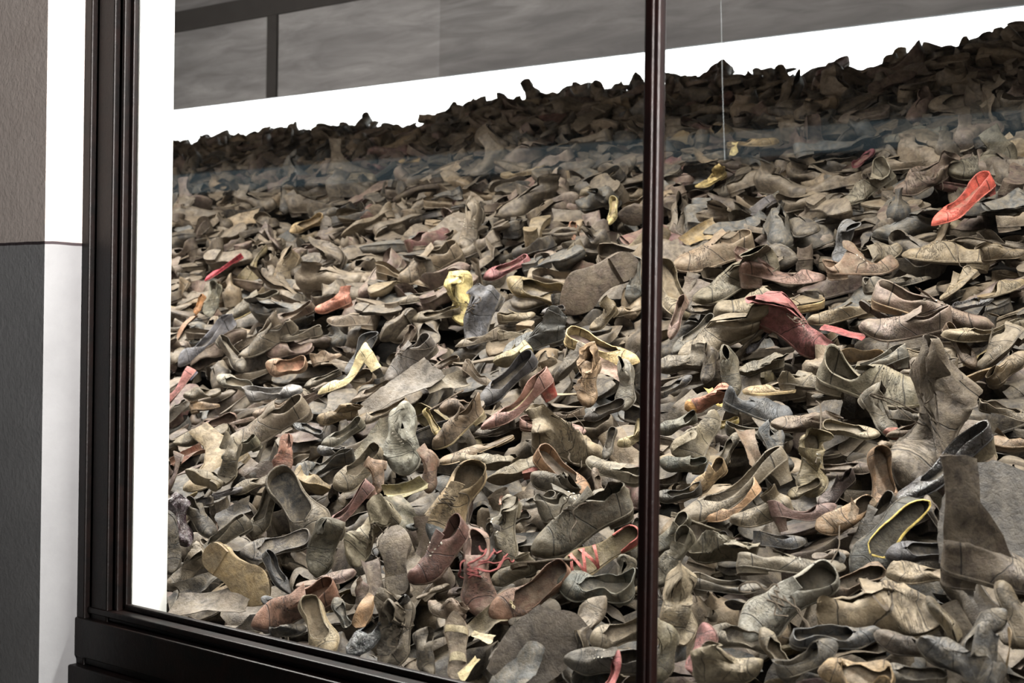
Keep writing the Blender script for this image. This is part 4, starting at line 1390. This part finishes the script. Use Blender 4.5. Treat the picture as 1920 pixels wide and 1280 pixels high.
    (1822, 566, 82, 16, 30, 'flat', '484950', dict(mat='patent', d='small shiny blue-black shoe end near the right edge')),
    (1752, 576, 215, -14, 20, 'oxford', '7f6d61', dict(n='very long mauve-brown shoe', d='very long mauve-brown shoe with a stitched tan welt', sole='a08662', laces=False, flat=.42, wide=.95)),
    (1698, 614, 168, 178, 20, 'oxford', '83736a', dict(n='smooth mauve-grey shoe', d='long smooth mauve-grey shoe lying level', eyes=0, crush=.4)),
    (1576, 588, 128, 188, 10, 'oxford', '7e7156', {}),
    (1656, 588, 88, -36, -18, 'sole', '58524b', {}),
    (1850, 620, 164, 180, 8, 'flat', '92876c', {}),
    (1806, 646, 86, 300, 58, 'flat', '6c5a46', dict(mat='clean')),
    (1882, 652, 118, 216, -25, 'oxford', '605643', {}),
    (1615, 662, 78, 178, -60, 'sole', '9c8258', dict(noheel=True)),
    (1740, 662, 108, 8, 20, 'flat', '83775f', {}),
    (1740, 693, 102, 182, 2, 'oxford', '645a48', dict(d='dark shoe with a rounded double-layered sole')),
    (1806, 706, 120, 20, -30, 'sole', 'a48650', dict(n='ragged golden-brown sole', d='ragged golden-brown sole with crumbling layers')),
    (1650, 778, 92, 300, 48, 'boot', '706c5e', dict(n='grey shoe with salmon lining', d='grey shoe turned outward to show its salmon-pink lining', inside='d87c70', cap='d87c70')),
    (1632, 726, 190, -13, 20, 'oxford', '7c7862', dict(n='long pale olive shoe', d='long pale olive shoe with a rounded toe cap', laces=False)),
    (1618, 706, 156, 0, 0, 'sole', '84625e', dict(noheel=True, d='thin rose-coloured sole lying level above the olive shoe')),
    (1596, 804, 104, -8, 40, 'flat', 'a1977a', dict(n='cream-khaki crumpled shoe', d='cream-khaki crumpled shoe with a stitched toe')),
    (1696, 780, 68, 5, 8, 'oxford', '565045', {}),
    (1716, 798, 112, 195, 12, 'pump', '735f4b', {}),
    (1890, 768, 98, -15, 20, 'flat', '746a55', {}),
    (1890, 832, 118, 2, -18, 'oxford', '80694c', dict(sole='8a7350')),
    (1890, 690, 96, 40, 40, 'boot', '75664c', {}),
    (1668, 834, 40, 20, 20, 'boot', '94836a', {}),
    (1582, 872, 98, 2, 20, 'flat', '5e4d3d', {}),
    (1552, 740, 60, 180, 30, 'flat', '625946', {}),
    # the most striking ones higher up the slope
    (1802, 376, 142, 209, 22, 'pump', 'f26450', dict(n='bright orange-red heeled shoe', d='bright orange-red pointed shoe lying high near the right edge', mat='clean', heel=.14, crush=.2, point=.9, heelcol='b84a44', bend=-.2, lift=.15)),
    (1412, 262, 96, 3, 20, 'mule', 'c0a66c', dict(n='yellowish sole high up', d='yellowish-brown slipper far up the slope')),
    (1332, 336, 66, 205, 30, 'boot', 'd6bf70', dict(n='ochre rag shoe', d='ochre-yellow crumpled shoe high up beyond the mullion', mat='clean', crush=1.5)),
    (1377, 278, 26, 80, 50, 'scrap', 'ecdc8c', dict(d='tiny bright yellow scrap high beyond the mullion')),
    (1318, 440, 78, 200, 50, 'scrap', '917a46', {}),
    (1580, 458, 82, 250, 70, 'boot', '666a6e', dict(n='blue-grey boot with a dark mouth', d='blue-grey boot whose wide dark mouth faces the window', mat='clean')),
    (1626, 352, 118, 205, 22, 'oxford', '86826f', {}),
    (1620, 294, 56, 40, 40, 'flat', '8c4450', dict(n='small wine-red shoe', d='small wine-red shoe high up the slope', mat='clean')),
    (1702, 298, 44, 185, 40, 'flat', '8a4a48', dict(d='red-brown toe beside the small wine-red shoe')),
    (1842, 308, 128, 190, 40, 'tall', '65614f', dict(shaft=.4)),
    (1716, 266, 110, 175, -20, 'oxford', '535448', {}),
    (1730, 340, 112, 200, 40, 'boot', '6c5a4e', {}),
    (1402, 402, 118, 212, -10, 'flat', '57555a', {}),
    (1442, 366, 98, 200, 20, 'flat', '7c7a6e', {}),
    (575, 420, 70, 200, 60, 'flat', 'c2aa78', dict(n='round sandy toe', d='sandy round-toed shoe high up in the left part')),
    (666, 342, 82, 10, 45, 'boot', '90846a', {}),
    (770, 298, 46, 180, 30, 'flat', 'ccae6a', dict(d='small golden-tan shoe far up the slope')),
    (885, 432, 92, 250, 60, 'boot', '7d7464', dict(n='broad grey boot front', d='broad grey boot front standing in the upper middle')),
    (1128, 345, 90, 205, 30, 'flat', '8a7f66', {}),
    (1147, 394, 52, 255, 50, 'flat', 'd8ca88', dict(n='little straw-yellow shoe', d='little straw-yellow shoe just left of the mullion', mat='clean')),
    (1078, 436, 44, 282, 50, 'flat', 'ac6e4c', dict(d='small burnt-orange shoe in the upper middle')),
    (456, 412, 60, 8, 50, 'scrap', '927f5e', {}),
]

SPRITES_NEAR = []
# ------------------------------------------------------------------ build the rows
CATS = {'oxford': 'shoe', 'flat': 'shoe', 'pump': 'shoe', 'mule': 'slipper', 'boot': 'boot', 'tall': 'boot', 'sandal': 'sandal', 'sole': 'shoe sole',
        'scrap': 'leather piece', 'clog': 'shoe'}
GROUPS = {'oxford': 'laced shoes in the heap', 'flat': 'slip-on shoes in the heap', 'pump': 'heeled shoes in the heap', 'mule': 'slippers in the heap',
          'boot': 'boots in the heap', 'tall': 'boots in the heap', 'sandal': 'sandals in the heap', 'sole': 'loose soles in the heap',
          'scrap': 'loose leather pieces in the heap', 'clog': 'wooden-soled shoes in the heap'}
NOUN = {'oxford': 'laced shoe', 'flat': 'slip-on shoe', 'pump': 'heeled shoe', 'mule': 'slipper', 'boot': 'ankle boot', 'tall': 'boot', 'sandal': 'sandal',
        'sole': 'loose sole', 'scrap': 'leather flap', 'clog': 'wooden-soled shoe'}


def colour_word(h):
    r, g, b = (int(h[i:i + 2], 16) for i in (0, 2, 4))
    v, s = (r + g + b) / 3, max(r, g, b) - min(r, g, b)
    tone = 'dark ' if v < 82 else 'pale ' if v > 132 else ''
    if b >= r - 3:
        return tone + ('blue-grey' if s > 5 else 'grey')
    if g > r - 6:
        return tone + ('olive-green' if s > 24 else 'olive-grey')
    if s < 13:
        return tone + 'grey'
    if b > g - 5:
        return tone + 'mauve-brown'
    if r - g > 20:
        return tone + ('reddish-brown' if g - b < 22 else 'tan' if v > 105 else 'brown')
    return tone + ('khaki' if s > 30 else 'grey-brown')


def toe_word(row):
    a, roll, kind = row[3] % 360, row[4], row[5]
    if kind == 'scrap':
        return 'spread out'
    d = ('toe right', 'toe up', 'toe left', 'toe down')[int(((a + 45) % 360) // 90)]
    return ('sole up, ' if roll < -15 else '') + d


MARKS = [(r[0], r[1], r[7]['n']) for r in ROWS if 'n' in r[7]]


def relation(dx, dy, name):
    if abs(dx) < .45 * abs(dy):
        w = 'above' if dy < 0 else 'below'
    elif abs(dy) < .45 * abs(dx):
        w = 'left of' if dx < 0 else 'right of'
    else:
        w = ('above and ' if dy < 0 else 'below and ') + ('left of' if dx < 0 else 'right of')
    return w + ' the ' + name


LABELS = {}
taken = set()
for i, row in enumerate(ROWS):
    if 'd' in row[7]:
        LABELS[i] = row[7]['d']
        assert row[7]['d'] not in taken
        taken.add(row[7]['d'])
for i, row in enumerate(ROWS):
    if i in LABELS:
        continue
    near = sorted((math.hypot(row[0] - x, row[1] - y), x, y, n) for x, y, n in MARKS)
    base = colour_word(row[6]) + ' ' + NOUN[row[5]]
    done = None
    for form in (base, base + ', ' + toe_word(row)):
        for dist, x, y, n in near[:4]:
            t = form + (' just ' if dist < 75 else ' ') + relation(row[0] - x, row[1] - y, n)
            if t not in taken and len(t.replace('-', ' ').split()) <= 18 and len(t.split()) <= 16:
                done = t
                break
        if done:
            break
    LABELS[i] = done
    taken.add(done)


def make_row(i, row):
    px, py, ln, ang, roll, kind, colr, o = row
    P, w = hit_heap(px, py)
    c = CR[:, 2]
    ne = SN * .55 + c * .65
    ne /= np.linalg.norm(ne)
    v2 = math.cos(math.radians(ang)) * CR[:, 0] + math.sin(math.radians(ang)) * CR[:, 1]
    k = -v2.dot(ne) / c.dot(ne)
    L = ln * w / FPX * min(math.sqrt(1 + k * k), 1.5)
    L = min(L, .40)
    root = build_shoe(kind, 100 + i, L, colr, o)
    place(root, px, py, ang, roll, o.get('lift', .045 + .02 * (ln > 130) + .03 * ('n' in o)), w, P)
    # keep it behind the glass and the wall
    bpy.context.view_layer.update()
    W = []
    for m in [root] + list(root.children):
        if m.type == 'MESH':
            co = np.empty(len(m.data.vertices) * 3, np.float32)
            m.data.vertices.foreach_get('co', co)
            A = np.array(m.matrix_world)
            W.append(co.reshape(-1, 3) @ A[:3, :3].T + A[:3, 3])
    W = np.vstack(W)
    behind = W[:, 0] < JX + .02
    need = max(.03 - W[:, 1].min(), (JD + .015 - W[behind, 1].min()) if behind.any() else -1)
    if need > 0:
        ray = pixel_ray(px, py)
        root.location = root.location + Vector(ray * min(need / ray[1], .3))
    root['label'] = LABELS[i]
    root['category'] = CATS[kind]
    root['group'] = GROUPS[kind]
    return root


order = sorted(range(len(ROWS)), key=lambda i: -ROWS[i][2])
for i in order:
    make_row(i, ROWS[i])

# ------------------------------------------------------------------ cords, and a line in place of a reflection


def cord(name, pts, r, mat, label, cat):
    P = np.array(pts, float)
    for _ in range(2):
        Q = np.empty((2 * len(P) - 1, 3)); Q[::2] = P; Q[1::2] = (P[:-1] + P[1:]) / 2
        Q[1:-1] = (Q[:-2] + 2 * Q[1:-1] + Q[2:]) / 4
        P = Q
    V, F = tube(P, r, 6)
    o = link_mesh(name, V, F, mat, None, 60)
    o['label'], o['category'] = label, cat
    return o


def at(px, py, back=.10):
    P, w = hit_heap(px, py)
    return P - pixel_ray(px, py) * back


cord('shoelace', [at(1530, 752, .14), at(1538, 756, .15), at(1540, 775, .14), at(1538, 815, .12), at(1534, 850, .12), at(1529, 868, .12)], .0022, M['lace'],
     'long grey-brown lace hanging down across the bulky dark brown boot', 'shoelace')
cord('shoelace', [at(1574, 985, .12), at(1573, 1005, .12), at(1575, 1025, .12), at(1566, 1040, .12), at(1556, 1058, .11)], .0016, M['lace'],
     'thin lace dangling below the orange-brown shoe', 'shoelace')
cord('painted_reflection', [on_glass(1350, -60, .10), on_glass(1353, 60, .10), on_glass(1354, 150, .10), on_glass(1357, 240, .10), on_glass(1359, 300, .10)], .0005,
     plain('pale_painted_reflection', 'a9adb0', .6, .3), 'thin pale line shaped as a faint upright reflection in the glass beside the mullion', 'reflection_line')  # pale line added to imitate a faint reflection in the glass
